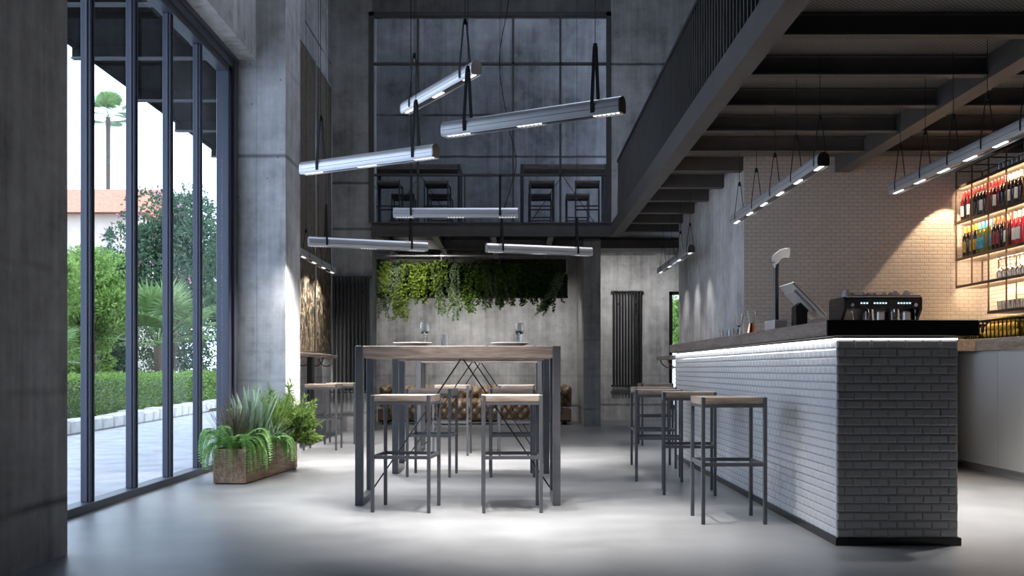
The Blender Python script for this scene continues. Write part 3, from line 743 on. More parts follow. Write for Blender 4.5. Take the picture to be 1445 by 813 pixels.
# ---- back bar cabinets: side run and the run under the coffee machine
def cabinet(label, x0, x1, y0, y1, face):
    r = thing('base_cabinet', label, 'cabinet', ((x0+x1)/2, (y0+y1)/2, 0), 0, 'white cabinets behind the bar'); cx, cy_ = r.location[0], r.location[1]
    a0, a1, b0, b1 = x0-cx, x1-cx, y0-cy_, y1-cy_
    if face == 'X':
        MB().box(a0+.02, a1, b0, b1, .06, 1.09).build('body', 'white_lam', r); MB().box(a0+.03, a1, b0, b1, 0, .06).build('kick_board', 'alu', r)
        MB().bbox(a0, a0+.0195, b0+.0015, b1-.0015, .065, 1.07, .0015).build('door', 'white_lam', r)
    else:
        MB().box(a0, a1, b0+.02, b1, .06, 1.09).build('body', 'white_lam', r); MB().box(a0, a1, b0+.03, b1, 0, .06).build('kick_board', 'alu', r)
        MB().bbox(a0+.0015, a1-.0015, b0, b0+.0195, .065, 1.07, .0015).build('door', 'white_lam', r)
cabinet('white cabinet at the far corner of the back bar, half hidden by the bar end', 4.24, XR-.005, 9.06, 9.86, 'X')
cabinet('white cabinet nearest the right edge of the picture', 4.24, XR-.005, 8.255, 9.055, 'X')
cabinet('white cabinet under the coffee machine, hidden behind the tiled bar', 3.0, 4.0, 9.47, YT-.005, 'Y')
def backtop():
    r = thing('back_worktop', 'thick pale oak worktop on the white cabinets of the back bar', 'worktop', (4.4, 9.0, 1.092))
    for b, n in (((4.225-4.4, XR-.005-4.4, -2.0, .44, 0, .108), 'top_slab'), ((2.60-4.4, XR-.005-4.4, .44, YT-9.005, 0, .108), 'corner_slab')):
        MB().bbox(*b, .003).build(n, 'wood_pale', r)
backtop()
CZT = 1.2005

# ---- espresso machine
M['silver'] = plain('satin_silver', (.62, .61, .60), .35, .3)
def espresso():
    r = thing('espresso_machine', 'black two group espresso machine with lit buttons on the back bar', 'coffee machine', (3.40, 9.72, CZT)); H = .39
    for sx in (-1, 1):
        for sy in (-.17, .17): MB().tube((sx*.30, sy, 0), (sx*.30, sy, .05), .018, 12).build('foot', 'chrome', r, auto=40)
    MB().bbox(-.34, .34, -.215, .23, .05, .12, .008).build('base', 'warmlit_steel', r)
    MB().box(-.29, .29, -.23, -.02, .12, .128).build('drip_tray', 'alu', r)
    MB().bbox(-.33, .33, .0, .23, .12, .355, .01).build('back_body', 'warmlit_steel', r)
    for s, n in ((-1, 0), (1, 1)):
        xa, xb = (s*.36, s*.335); xa, xb = min(xa, xb), max(xa, xb)
        MB().prism([(-.20, .03), (-.155, .03), (-.135, .19), (-.215, .27), (-.22, .37), (-.20, .392), (.22, .392), (.24, .37), (.24, .03), (.18, .03), (.17, .12), (-.10, .12), (-.09, .03)][:9], 'X', xa, xb).build('side_panel', 'gloss_black', r, bevel=.004)
    MB().prism([(-.21, .285), (-.225, .372), (-.20, .385), (.0, .385), (.0, .285)], 'X', -.334, .334).build('control_panel', 'gloss_black', r)
    MB().box(-.33, .34, -.225, .235, .386, .395).build('cup_tray', 'alu', r)
    MB().tube((-.33, -.222, .402), (.34, -.222, .402), .005, 8).build('tray_rail', 'brass', r, True)
    for xs in ((-.20, 3), (-.08, 5), (.14, 5)):
        for k in range(xs[1]):
            x = xs[0]+k*.026; MB().box(x-.008, x+.008, -.2215, -.214, .325, .340).build('button', 'button', r)
    MB().box(.058, .105, -.222, -.216, .318, .345).build('display', 'gloss_black', r)
    for x in (-.08, .16):
        gq = MB().lathe([(.0, .115), (.052, .115), (.052, .15), (.042, .17), (.042, .25), (0, .25)], 24, (x, -.10, .03))
        gq.build('group_head', 'chrome', r, auto=40)
        MB().bbox(x+.045, x+.115, -.17, -.05, .165, .262, .01).build('group_cover', 'silver', r)
        MB().bbox(x-.06, x-.046, -.15, -.06, .16, .26, .003).build('group_plate', 'alu', r)
        pf = MB(); pf.lathe([(0, .118), (.036, .118), (.038, .145), (0, .145)], 20, (x, -.10, 0)); pf.build('portafilter', 'chrome', r, auto=40)
        MB().tube((x, -.135, .132), (x+.02, -.27, .122), .013, 12, .017).build('portafilter_handle', 'black', r, True)
        sp = MB(); sp.tube((x-.012, -.10, .118), (x-.012, -.10, .10), .007); sp.tube((x+.012, -.10, .118), (x+.012, -.10, .10), .007); sp.build('spout', 'chrome', r)
    for x in (-.29, .29):
        MB().path([(x, -.20, .29), (x, -.235, .26), (x*.98, -.245, .2), (x*.97, -.23, .13)], .006, 8).build('steam_wand', 'chrome', r, True)
        MB().tube((x, -.215, .315), (x, -.245, .315), .016, 14).build('steam_knob', 'chrome', r, auto=40)
M['warmlit_steel'] = plain('warmlit_panel', (.62, .56, .50), .3, .45)  # warm reflected light is put into the panel colour
M['button'] = emis('lit_button', (.55, .85, .9), 1.1)
espresso()
cup_m = plain('grey_porcelain', (.42, .43, .45), .35)
M['cup'] = cup_m
cups = [(-.27, .0, 1), (-.19, .05, 0), (-.125, -.02, 0), (-.06, .0, 0), (.01, .05, 0), (.075, -.02, 0), (.15, .0, 0), (.215, .05, 1), (.30, .0, 1)]
for k, (x, y, big) in enumerate(cups):
    r = thing('espresso_cup', 'upturned grey cup on the espresso machine, %s from the left' % ordw(k), 'cup', (3.40+x, 9.72+y, CZT+.3955), R(40*k), 'cups warming on the espresso machine')
    sc = 1.25 if big else .9
    MB().lathe([(.034*sc, 0), (.036*sc, .004), (.030*sc, .035*sc), (.018*sc, .052*sc), (.018*sc, .057*sc), (0, .057*sc)], 20).build('bowl', 'cup', r, True)
    MB().path([(.031*sc, 0, .012), (.047*sc, 0, .014), (.049*sc, 0, .03*sc), (.029*sc, 0, .036*sc)], .004, 6).build('handle', 'cup', r, True)

# ---- water tap, register, glasses on the bar
def tap():
    r = thing('water_tap', 'tall dark column tap with silver angled head on the bar', 'tap', (1.87, 7.35, BZ))
    MB().bbox(-.052, .038, -.145, .13, 0, .088, .004).build('base_box', 'greyplastic', r)
    MB().lathe([(.0, .0), (.019, .0), (.018, .30), (.021, .40), (.023, .45), (.0, .45)], 20, (0, 0, .088)).build('column', 'column', r, auto=40)
    MB().prism([(-.030, .535), (-.022, .553), (.022, .590), (.050, .604), (.088, .604), (.092, .590), (.092, .548), (.082, .530), (.050, .532), (.028, .520), (.014, .498), (-.022, .505)], 'Y', -.024, .024).build('head', 'silver', r, bevel=.003)
    MB().prism([(-.026, .505), (.018, .497), (.006, .47), (-.012, .47)], 'Y', -.022, .022).build('neck', 'column', r, bevel=.002)
    MB().prism([(-.033, .478), (-.030, .494), (.012, .512), (.014, .498), (-.010, .484), (-.012, .462), (-.018, .462)], 'Y', -.026, -.0225).build('lever', 'silver', r)
M['silver'] = plain('satin_silver', (.62, .61, .60), .35, .3)
M['column'] = plain('gunmetal', (.05, .052, .055), .3, .5)
tap()
def register():
    r = thing('till_screen', 'silver till screen tilted back on a black stand, seen from behind', 'till', (1.99, 7.17, BZ))
    d = V((.226, 0, -.231)).normalized(); nrm = V((d.z, 0, -d.x))   # normal toward the customers side and down
    top = V((1.887-1.99, -.17, 1.505-BZ)); 
    def sl(a0, a1, y0, y1, t0, t1):
        m = Matrix((( d.x, 0, -nrm.x, top.x), (0, 1, 0, -.17), (d.z, 0, -nrm.z, top.z), (0, 0, 0, 1)))
        return MB().box(a0, a1, y0, y1, t0, t1, m)
    sl(0, .323, 0, .35, 0, .022).build('screen_case', 'greyplastic', r, bevel=.004)
    sl(.012, .311, .012, .338, .0222, .024).build('screen_glass', 'gloss_black', r)
    sl(.05, .24, .05, .30, -.02, -.0005).build('rear_housing', 'greyplastic', r, bevel=.006)
    MB().box(-.045, .035, -.06, .06, .012, .135).build('stand', 'black', r, bevel=.006)
    MB().prism([(-.045, .13), (-.045, .175), (.03, .235), (.065, .20), (.035, .13)], 'Y', -.055, .055).build('hinge_arm', 'black', r, bevel=.004)
    MB().bbox(-.10, .10, -.10, .10, 0, .012, .002).build('foot_plate', 'greyplastic', r)
register()
def hourglass(m, name, label, x, y, h=.17, r=.043):
    o = MB().lathe([(0, 0), (r*.82, 0), (r*.86, .01), (r*.5, h*.42), (r*.48, h*.48), (r*.62, h*.55), (r, h), (r-.002, h), (r*.57, h*.56), (r*.42, h*.48), (0, h*.45)], 24).build(name, m, smooth=True)
    o.location = (x, y, BZ); tag(o, label, 'carafe')
def carafe(label, x, y, m, h=.17, r=.043):
    ro = thing('hourglass_carafe', label, 'carafe', (x, y, BZ), 0, 'glassware on the bar')
    MB().lathe([(0, 0), (r*.82, 0), (r*.86, .01), (r*.5, h*.42), (r*.46, h*.48), (r*.44, h*.48), (0, h*.40)], 24).build('lower_cone', m, ro, auto=38)
    MB().lathe([(r*.46, h*.48), (r*.62, h*.55), (r, h), (r-.002, h), (r*.57, h*.56), (r*.40, h*.49)], 24).build('upper_cone', 'glass', ro, auto=38)
carafe('hourglass carafe with copper lower half on the bar', 1.755, 7.62, 'copper', .172, .045)
carafe('clear hourglass carafe left of the copper one', 1.80, 8.25, 'glass', .19, .042)
for x, y, lab in ((1.74, 8.02, 'bar tumbler standing right of its neighbours, before the clear carafe'), (1.745, 8.17, 'bar tumbler in the middle of the row'), (1.73, 8.38, 'bar tumbler third from the copper carafe'), (1.735, 8.52, 'bar tumbler at the far left end of the row')):
    o = tumbler(.066, .036, .030).build('bar_tumbler', 'glass', auto=38); o.location = (x, y, BZ); tag(o, lab, 'glass', 'glassware on the bar')

# ================================================================== BOTTLE RACK
RX0, RX1 = 4.37, 4.625
def rack():
    root = thing('bottle_rack', 'bronze steel bottle rack with glass shelves on the tiled right wall', 'shelf rack', (RX0, 10.2, 1.46))
    inv = Matrix.Translation((-RX0, -10.2, -1.46))
    def P(mb, n, m, **k):
        o = mb.build(n, m, **k); o.parent = root; o.matrix_parent_inverse = inv; return o
    y = 10.2; k = 0; t = .006
    while y > 7.4:
        zb = 1.744 if y > 9.6 else 1.459
        for x in (RX0, RX1): P(MB().box(x-t, x+t, y-t, y+t, zb, 2.874), 'post', 'brass')
        for z in (2.874, 2.36): P(MB().box(RX0+t, RX1-t, y-t, y+t, z-t, z+t), 'cross_bar', 'brass')
        y -= .345; k += 1
    for x in (RX0, RX1): P(MB().box(x-t, x+t, 7.43, 10.2, 2.868, 2.88), 'top_rail', 'brass')
    for z, ya in ((2.72, 10.2), (2.373, 10.2), (2.013, 10.2), (1.744, 10.2), (1.459, 9.52)):
        P(MB().box(RX0-.004, RX1+.006, 7.43, ya+.006, z-.022, z), 'shelf', 'rackshelf')
        P(MB().box(RX0-.006, RX0-.004, 7.43, ya+.006, z-.024, z+.001), 'shelf_edge', 'darkmetal')
        if z > 1.5:
            l = add_light('shelf_light', 'AREA', (RX0+.012, (7.6+ya)/2, z-.034), P_RACK, WARM, shape='RECTANGLE', size=ya-7.6, size_y=.018); l.rotation_euler = (R(58), 0, -pi/2)
            l.parent = root; l.matrix_parent_inverse = inv
    l = add_light('top_light', 'SPOT', (RX0-.05, 10.02, 2.83), P_RACK*4.2, WARM, aim=(-.02, .10, -1), spot_size=R(72), spot_blend=.10, shadow_soft_size=.02)
    l.parent = root; l.matrix_parent_inverse = inv
M['rackshelf'] = plain('smoked_shelf', (.45, .38, .31), .25, .3)
rack()

def bottlemat(n, c, tr=.0, rough=.08): 
    m = plain(n, c, rough, 0, .6); m.node_tree.nodes['Principled BSDF'].inputs['Transmission Weight'].default_value = tr; return m
BM = {'dark': bottlemat('dark_wine_glass', (.010, .006, .006)), 'wine': bottlemat('red_wine_glass', (.10, .006, .010)), 'green': bottlemat('olive_glass', (.10, .11, .02)), 'rose': bottlemat('rose_wine', (.42, .02, .04))}
CM = {'red': plain('red_capsule', (.32, .012, .015), .35), 'darkred': plain('dark_red_capsule', (.12, .008, .010), .35), 'white': plain('white_capsule', (.75, .70, .64), .35),
      'yellow': plain('yellow_capsule', (.80, .42, .06), .35), 'blue': plain('sky_blue_capsule', (.10, .48, .68), .35), 'orange': plain('vermilion_capsule', (.75, .10, .04), .35)}
def lmat(n, c1, c2, s=70):
    m, N, L, B = newmat(n); tc = N.new('ShaderNodeTexCoord'); v = N.new('ShaderNodeTexNoise'); v.inputs['Scale'].default_value = s; v.inputs['Distortion'].default_value = 2
    L.new(tc.outputs['Object'], v.inputs['Vector']); r = ramp(N, [(.42, c1), (.47, c2), (.53, c2), (.57, c1)]) ; L.new(v.outputs[0], r.inputs[0]); L.new(r.outputs[0], B.inputs['Base Color']); return m
LM = {'white': lmat('white_label', (.75, .73, .70), (.62, .60, .58)), 'blue': lmat('blue_label', (.08, .45, .66), (.02, .10, .14)), 'yellow': lmat('yellow_label', (.72, .46, .06), (.12, .08, .01)), 'redl': lmat('red_label', (.33, .03, .03), (.06, .01, .01))}
def bottle(x, y, z, kind, cap, lab, label, group, rr=.031, H=.29):
    r = thing('wine_bottle', label, 'bottle', (x, y, z), R(random.uniform(-12, 12)), group); k = H/.29
    MB().lathe([(0, .004), (rr*.8, 0), (rr, .006), (rr, .175*k), (rr*.93, .195*k), (.016, .222*k), (.0135, .24*k), (.0135, .26*k), (0, .26*k)], 18).build('body', BM[kind], r, True)
    MB().lathe([(.0145, .225*k), (.0142, .285*k), (.0135, .29*k), (0, .29*k)], 14).build('capsule', CM[cap], r, auto=50)
    if lab: MB().lathe([(rr+.0007, .05*k), (rr+.0007, .15*k)], 12, a0=pi-1.25, a1=pi+1.25).build('label', LM[lab], r, True)
up = [('wine', 'red', 'white'), ('dark', 'red', None), ('wine', 'red', 'white'), ('dark', 'red', None), ('dark', 'darkred', None), ('dark', 'darkred', None), ('dark', 'darkred', 'white'), ('dark', 'darkred', None), ('wine', 'darkred', None),
      ('wine', 'red', None), ('dark', 'red', 'white'), ('wine', 'red', None), ('dark', 'red', None), ('dark', 'white', None), ('dark', 'white', 'white'), ('dark', 'white', None), ('dark', 'white', 'white'), ('dark', 'white', None)]
NAMEC = {'dark': 'black', 'wine': 'dark red', 'green': 'olive', 'rose': 'bright red', 'darkred': 'dark red', 'red': 'red', 'white': 'white', 'yellow': 'yellow', 'blue': 'sky blue', 'orange': 'vermilion'}
def nm(kind, cap, lab): return '%s bottle, %s capsule%s' % (NAMEC[kind], NAMEC[cap], {None: '', 'white': ', white label', 'blue': ', blue label', 'yellow': ', yellow label', 'redl': ', red label'}[lab])
for i, (a, b, c) in enumerate(up):
    bottle(4.43, 10.165-i*.068, 2.374, a, b, c, nm(a, b, c)+', %s from left on upper bottle shelf' % ordw(i), 'bottles on the upper bottle shelf')
lo = [('dark', 'yellow', 'yellow'), ('dark', 'yellow', None), ('dark', 'yellow', 'yellow'), ('dark', 'yellow', 'yellow'), ('green', 'blue', 'blue'), ('green', 'blue', 'blue'), ('green', 'blue', None), ('green', 'blue', 'blue'), ('dark', 'orange', 'redl'),
      ('dark', 'orange', 'redl'), ('dark', 'orange', None), ('wine', 'white', 'white'), ('wine', 'orange', None), ('rose', 'white', 'white'), ('rose', 'white', 'white'), ('rose', 'white', None)]
for i, (a, b, c) in enumerate(lo):
    bottle(4.43, 10.12-i*.077, 2.014, a, b, c, nm(a, b, c)+', %s from left on lower bottle shelf' % ordw(i), 'bottles on the lower bottle shelf', .033, .30)
# glasses
wg = wineglass(.19, .037); 
for i in range(6):
    o = MB(); o.v = [(p[0], p[1], .19-p[2]) for p in wg.v]; o.f = wg.f
    o = o.build('wine_glass', 'glass', auto=38); o.location = (4.45, 9.44-i*.088, 1.7445); tag(o, 'upturned wine glass on the shelf under the bottles, %s from the left' % ordw(i), 'glass', 'upturned wine glasses on the rack')
for i in range(6):
    o = tumbler(.085, .037, .030).build('tumbler', 'glass', auto=38); o.location = (4.45, 9.43-i*.082, 1.4595); tag(o, 'cut tumbler on the lowest rack shelf, %s from the left' % ordw(i), 'glass', 'tumblers on the lowest rack shelf')
for i in range(6):
    o = tumbler(.085, .037, .030).build('tumbler', 'glass', auto=38); o.location = (4.46, 9.46-i*.082, 2.7205); tag(o, 'tumbler on the top rack shelf, %s from the left' % ordw(i), 'glass', 'tumblers on the top rack shelf')

# crates of citrus
lemon = plain('lemon_peel', (.80, .52, .06), .4, bump=.3, bscale=120); lime = plain('lime_peel', (.30, .30, .05), .4, bump=.3, bscale=120)
def crate(label, x0, x1, y0, y1, h):
    r = thing('slatted_crate', label, 'crate', ((x0+x1)/2, (y0+y1)/2, CZT)); a, b = (x1-x0)/2, (y1-y0)/2
    MB().box(-a, a, -b, b, 0, .008).build('base', 'black', r)
    for s in (-1, 1):
        q = MB(); q.box(-a, a, s*b-.004, s*b+.004, h-.02, h); n = 6
        for i in range(n+1): xx = -a+2*a*i/n; q.box(xx-.004, xx+.004, s*b-.004, s*b+.004, 0, h)
        q.build('side', 'black', r)
        q = MB(); q.box(s*a-.004, s*a+.004, -b, b, h-.02, h); n = 9
        for i in range(n+1): yy = -b+2*b*i/n; q.box(s*a-.004, s*a+.004, yy-.005, yy+.005, 0, h)
        q.build('side', 'black', r)
def fruit(x, y, z, m, label, group, cat, s=.032):
    o = MB().lathe([(0, -s*1.25), (s*.35, -s*1.12), (s*.8, -s*.7), (s, 0), (s*.8, s*.7), (s*.35, s*1.12), (0, s*1.25)], 14).build('lemon' if cat == 'lemon' else 'lime', m, smooth=True)
    o.location = (x, y, z); o.rotation_euler = (pi/2+random.uniform(-.3, .3), 0, random.uniform(0, 3)); tag(o, label, cat, group)
crate('low black slatted crate of limes right behind the bar end', 4.30, 4.50, 9.62, 10.03, .145)
crate('larger black slatted crate heaped with lemons at the right edge', 4.30, 4.54, 8.86, 9.55, .175)
for i in range(6):
    for j in range(2):
        for k in range(1, 2):
            fruit(4.35+j*.085, 9.665+i*.064, CZT+.042, lime, 'lime in the low crate, %s from the near end of the %s row' % (ordw(i), 'front' if j == 0 else 'rear'), 'limes in the low crate', 'lime', .030)
for L_, z in ((0, .044), (1, .104), (2, .162)):
    for i in range(8-L_):
        for j in range(3 if L_ < 2 else 2):
            fruit(4.345+j*.072+(.03 if L_ == 2 else 0), 8.93+i*.078+L_*.035, CZT+z, lemon, 'lemon in the large crate, %s layer, %s row, %s from the near end' % (('bottom', 'middle', 'top')[L_], ('front', 'middle', 'rear')[j], ordw(i)), 'lemons in the large crate', 'lemon', .034)

# ================================================================== WALL SHELVES, ART, RADIATORS
def wall_shelf(label, x0, x1, y0, y1, z, side):
    r = thing('wall_shelf', label, 'shelf', ((x0+x1)/2, y0, z))
    w = (x1-x0)/2
    MB().bbox(-w, w, 0, y1-y0, -.045, 0, .003).build('shelf_board', 'wood_pale', r)
    n = 5
    for i in range(n):
        yy = .25+(y1-y0-.5)*i/(n-1); pts = []
        for k in range(13):
            a = pi*k/12; pts.append((-side*w*.05-w*.85*cos(a)*1.0, yy, -.046-.11*sin(a)))
        MB().path(pts, .009, 8).build('bracket', 'hoop', r, True)
M['hoop'] = plain('bent_wood', (.22, .13, .08), .5)
wall_shelf('pale wood bar shelf along the left wall beneath the art panels', -2.73, -2.49, 10.95, 14.7, 1.125, -1)
wall_shelf('pale wood bar shelf on the concrete wall beyond the tiled bar', 1.96, 2.30, 11.0, 14.1, 1.10, 1)
# upright steel support under the left shelf
o = MB().bbox(-2.55, -2.47, 12.80, 12.86, 0, 1.079, .002).build('shelf_support', 'steel'); tag(o, 'black steel upright panel carrying the left wall shelf beside the stools', 'support')
def art():
    r = thing('art_panel', 'pair of tall mottled gold and brown art panels on the left wall', 'wall art', (-2.73, 14.16, 1.17))
    MB().box(.0, .02, -3.24, -.02, 0, 3.95).build('panel', 'art', r); MB().box(.0, .02, .0, 1.22, 0, 3.95).build('panel', 'art', r)
    for y in (-.01, 1.23): MB().tube((.03, y, -.0), (.03, y, 3.98), .011, 10).build('rod', 'alu', r, True)
    MB().box(.01, .03, -3.24, 1.24, 3.95, 3.975).build('top_trim', 'alu', r)
art()
def radiator(label, x0, x1, y, z0, z1, n=10):
    r = thing('column_radiator', label, 'radiator', ((x0+x1)/2, y, z0)); w = x1-x0; h = z1-z0
    for i in range(n):
        x = -w/2+w*(i+.5)/n; q = MB()
        for dy in (-.045, -.125): q.tube((x, dy, .03), (x, dy, h-.03), .0155, 12)
        q.lathe([(0, -.075), (.014, -.07), (.02, -.04), (.02, .04), (.014, .07), (0, .075)], 12, mat=Matrix.Translation((x, -.085, .03)) @ Matrix.Rotation(pi/2, 4, 'X'))
        q.lathe([(0, -.075), (.014, -.07), (.02, -.04), (.02, .04), (.014, .07), (0, .075)], 12, mat=Matrix.Translation((x, -.085, h-.03)) @ Matrix.Rotation(pi/2, 4, 'X'))
        q.build('column', 'radiator', r, auto=45)
    for z in (.03, h-.03): MB().tube((-w/2-.03, -.085, z), (w/2+.03, -.085, z), .018, 12).build('header_tube', 'radiator', r, auto=45)
    for x in (-w*.3, w*.3): MB().box(x-.02, x+.02, -.03, 0, h*.85, h*.85+.03).build('wall_bracket', 'radiator', r)
    MB().path([(w/2+.03, -.085, .03), (w/2+.05, -.085, .03), (w/2+.05, -.085, -.09), (w/2+.05, 0, -.10)], .010, 8).build('valve_pipe', 'radiator', r, True)
radiator('tall black column radiator at the left beside the art panels', -2.69, -2.13, 15.498, .56, 2.33)
radiator('tall black column radiator on the right rear wall', 1.81, 2.34, 18.898, .60, 2.37)

# ================================================================== SOFA
def sofa():
    xa, xb = -2.35, 1.06; Ls = xb-xa
    root = thing('tufted_sofa', 'long tan leather tufted sofa in the rear niche under the plants', 'sofa', ((xa+xb)/2, 17.3, 0))
    def tuft(u, v, s=.17):
        """quilt height for diamond tufting"""
        a = (u+v)/s; b = (u-v)/s
        fa, fb = a-math.floor(a)-.5, b-math.floor(b)-.5
        return .062*(1-(abs(fa)*2)**2.5)*(1-(abs(fb)*2)**2.5)-.02
    def sweep(name, prof, L_, mat4, tf=1.0, nu=150, ends=True):
        """sweep a closed profile (y,z) along x with tufting"""
        pp = []
        for i in range(len(prof)-1):
            a, b = prof[i], prof[i+1]; m = max(1, int(math.hypot(b[0]-a[0], b[1]-a[1])/.025))
            for k in range(m): pp.append((a[0]+(b[0]-a[0])*k/m, a[1]+(b[1]-a[1])*k/m))
        pp.append(prof[-1]); n = len(pp); acc = 0; arc = [0]
        for i in range(1, n): acc += math.hypot(pp[i][0]-pp[i-1][0], pp[i][1]-pp[i-1][1]); arc.append(acc)
        mb = MB(); vs_ = []
        for j in range(nu+1):
            x = -L_/2+L_*j/nu; e = min(1, (L_/2-abs(x))/.05); e = sqrt(max(0, 1-(1-e)**2))
            for i in range(n):
                ty = pp[min(i+1, n-1)][0]-pp[max(i-1, 0)][0]; tz = pp[min(i+1, n-1)][1]-pp[max(i-1, 0)][1]; q = math.hypot(ty, tz) or 1
                ny, nz = -tz/q, ty/q
                h = tuft(x, arc[i])*tf-.03*(1-e)
                vs_.append(mat4 @ V((x, pp[i][0]+ny*h, pp[i][1]+nz*h)))
        fs = [(j*n+i, j*n+i+1, (j+1)*n+i+1, (j+1)*n+i) for j in range(nu) for i in range(n-1)]
        fs += [tuple(range(n)), tuple(reversed(range(nu*n, nu*n+n)))]
        mb.add(vs_, fs); return mb.build(name, 'leather', root, True)
    def arcp(cy_, cz_, r_, a0, a1, n=12): return [(cy_+r_*cos(R(a0+(a1-a0)*k/n)), cz_+r_*sin(R(a0+(a1-a0)*k/n))) for k in range(n+1)]
    I = Matrix.Identity(4)
    # back: face and rolled top (profile runs from the seat up over the roll)
    sweep('backrest', [(.56, .28), (.55, .40)]+arcp(.60, .53, .10, 190, -60)+[(.66, .30)], Ls-.1, I, 1)
    sweep('seat', [(.04, .12), (.015, .22), (.02, .30)]+arcp(.08, .33, .06, 190, 90, 5)+[(.30, .405), (.58, .40)], Ls-.5, I, .9)
    for s in (-1, 1):
        m = Matrix.Translation((s*(Ls/2-.30), .36, 0)) @ Matrix.Rotation(s*pi/2, 4, 'Z') 
        sweep('armrest', [(-.02, .12), (-.05, .30), (-.04, .42)]+arcp(.05, .52, .11, 200, -50)+[(.14, .40), (.15, .12)], .74, m @ Matrix.Scale(-1, 4, (0, 1, 0)) if False else m, .9, 50)
    MB().box(-Ls/2+.08, Ls/2-.08, .06, .70, .06, .26).build('base', 'leather', root)
    MB().box(-Ls/2+.10, Ls/2-.10, .05, .68, .045, .075).build('base_rail', 'black', root)
    for x in (-Ls/2+.18, -.55, .55, Ls/2-.18):
        for y in (.12, .62): MB().lathe([(.025, 0), (.032, .03), (.02, .05)], 12, (x, y, 0)).build('foot', 'black', root, True)
    # buttons
sofa()

# ================================================================== PLANTS
LF = {}
LF['lime'] = leafmat('lit_lime_leaf', (.16, .26, .03), (.40, .50, .09)); LF['ivy'] = leafmat('dim_ivy_leaf', (.05, .12, .015), (.20, .32, .05))
LF['silver'] = leafmat('silver_leaf', (.14, .21, .10), (.36, .45, .26)); LF['fern'] = leafmat('fern_leaf', (.18, .40, .10), (.42, .66, .26))
LF['sage'] = leafmat('sage_leaf', (.26, .38, .27), (.50, .62, .48)); LF['grass'] = leafmat('bronze_grass', (.08, .07, .05), (.20, .17, .11))
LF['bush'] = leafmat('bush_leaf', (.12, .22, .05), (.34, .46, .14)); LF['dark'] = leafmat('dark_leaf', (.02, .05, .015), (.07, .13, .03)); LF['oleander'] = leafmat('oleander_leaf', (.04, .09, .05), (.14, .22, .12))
LF['hedge'] = leafmat('hedge_leaf', (.12, .22, .05), (.34, .50, .12)); LF['palm'] = leafmat('palm_leaf', (.14, .24, .08), (.30, .42, .18)); LF['stem'] = plain('green_stem', (.07, .10, .03), .6)
LF['bark'] = plain('bark', (.09, .065, .045), .85, bump=.6, bscale=20, var=.3); LF['pink'] = leafmat('oleander_flower', (.62, .18, .34), (.80, .42, .55))
def plantobj(name, mb, mat, parent, smooth=False): return mb.build(name, LF[mat], parent, smooth)

PY = 17.35
def living_wall():
    r = thing('hanging_planter', 'long dark hanging planter frame full of trailing plants over the sofa', 'hanging planter', (-.70, PY, 2.13))
    MB().box(-1.64, 1.62, .12, .15, 0, .66).build('back_board', 'board', r); MB().box(-1.64, 1.62, -.02, .12, .0, .03).build('ledge', 'board', r)
    MB().box(-1.64, 1.62, .0, .12, .30, .33).build('ledge', 'board', r)
    MB().tube((-1.66, -.02, .70), (1.66, -.02, .70), .016, 10).build('top_rail', 'alu', r, True)
    for x in (-1.65, -.50, .47, 1.60): MB().tube((x, -.02, 0 if x < -1 else .40), (x, -.02, .78), .010, 8).build('hanger_rod', 'alu', r, True)
    MB().tube((-1.65, -.02, 0), (-1.65, .12, 0), .010, 8).build('side_rod', 'alu', r, True)
    add_light('planter_light', 'AREA', (0, .20, .02), P_NICHE_STRIP, (1, .97, .93), r, aim=(0, .45, -1), shape='RECTANGLE', size=3.1, size_y=.05)
M['board'] = plain('dark_board', (.035, .028, .02), .8, var=.3, bscale=10)
living_wall()
def trailing(kind, label, x, z, length, spread, nst, lsize, sway=0):
    r = thing('trailing_plant', label, 'hanging plant', (x, PY+.06, z), 0, 'plants trailing from the hanging planter')
    lv = MB(); st = MB()
    for s in range(nst):
        x0 = random.gauss(0, spread*.5); L_ = length*random.uniform(.6, 1.0); out = random.uniform(.06, .17); pts = []
        sw = random.gauss(0, .05)+sway
        for k in range(11):
            t = k/10; yy = -out*min(1, t*3.5)-.02*t; zz = .07*sin(min(1, t*2.5)*pi)*(1-t)-L_*max(0, t-.08); pts.append((x0+sw*t*L_*1.5+.012*sin(8*t+s), yy, zz))
        st.path(pts, .0022, 4)
        nl = int(L_/(lsize*.42))*(2 if kind != 'silver' else 3)
        for k in range(nl):
            t = random.uniform(.0, 1)*10; i = min(9, int(t)); f = t-i; p = V(pts[i]).lerp(V(pts[i+1]), f)
            d = V((random.gauss(0, 1), random.gauss(-.5, .8), random.gauss(-.35, .6)))
            lv.leaf(p+V((random.gauss(0, .006), random.gauss(0, .006), 0)), d, lsize*random.uniform(.7, 1.3), lsize*random.uniform(.55, .95))
    lv.build('foliage', LF[kind], r); st.build('stem', LF['stem'], r)
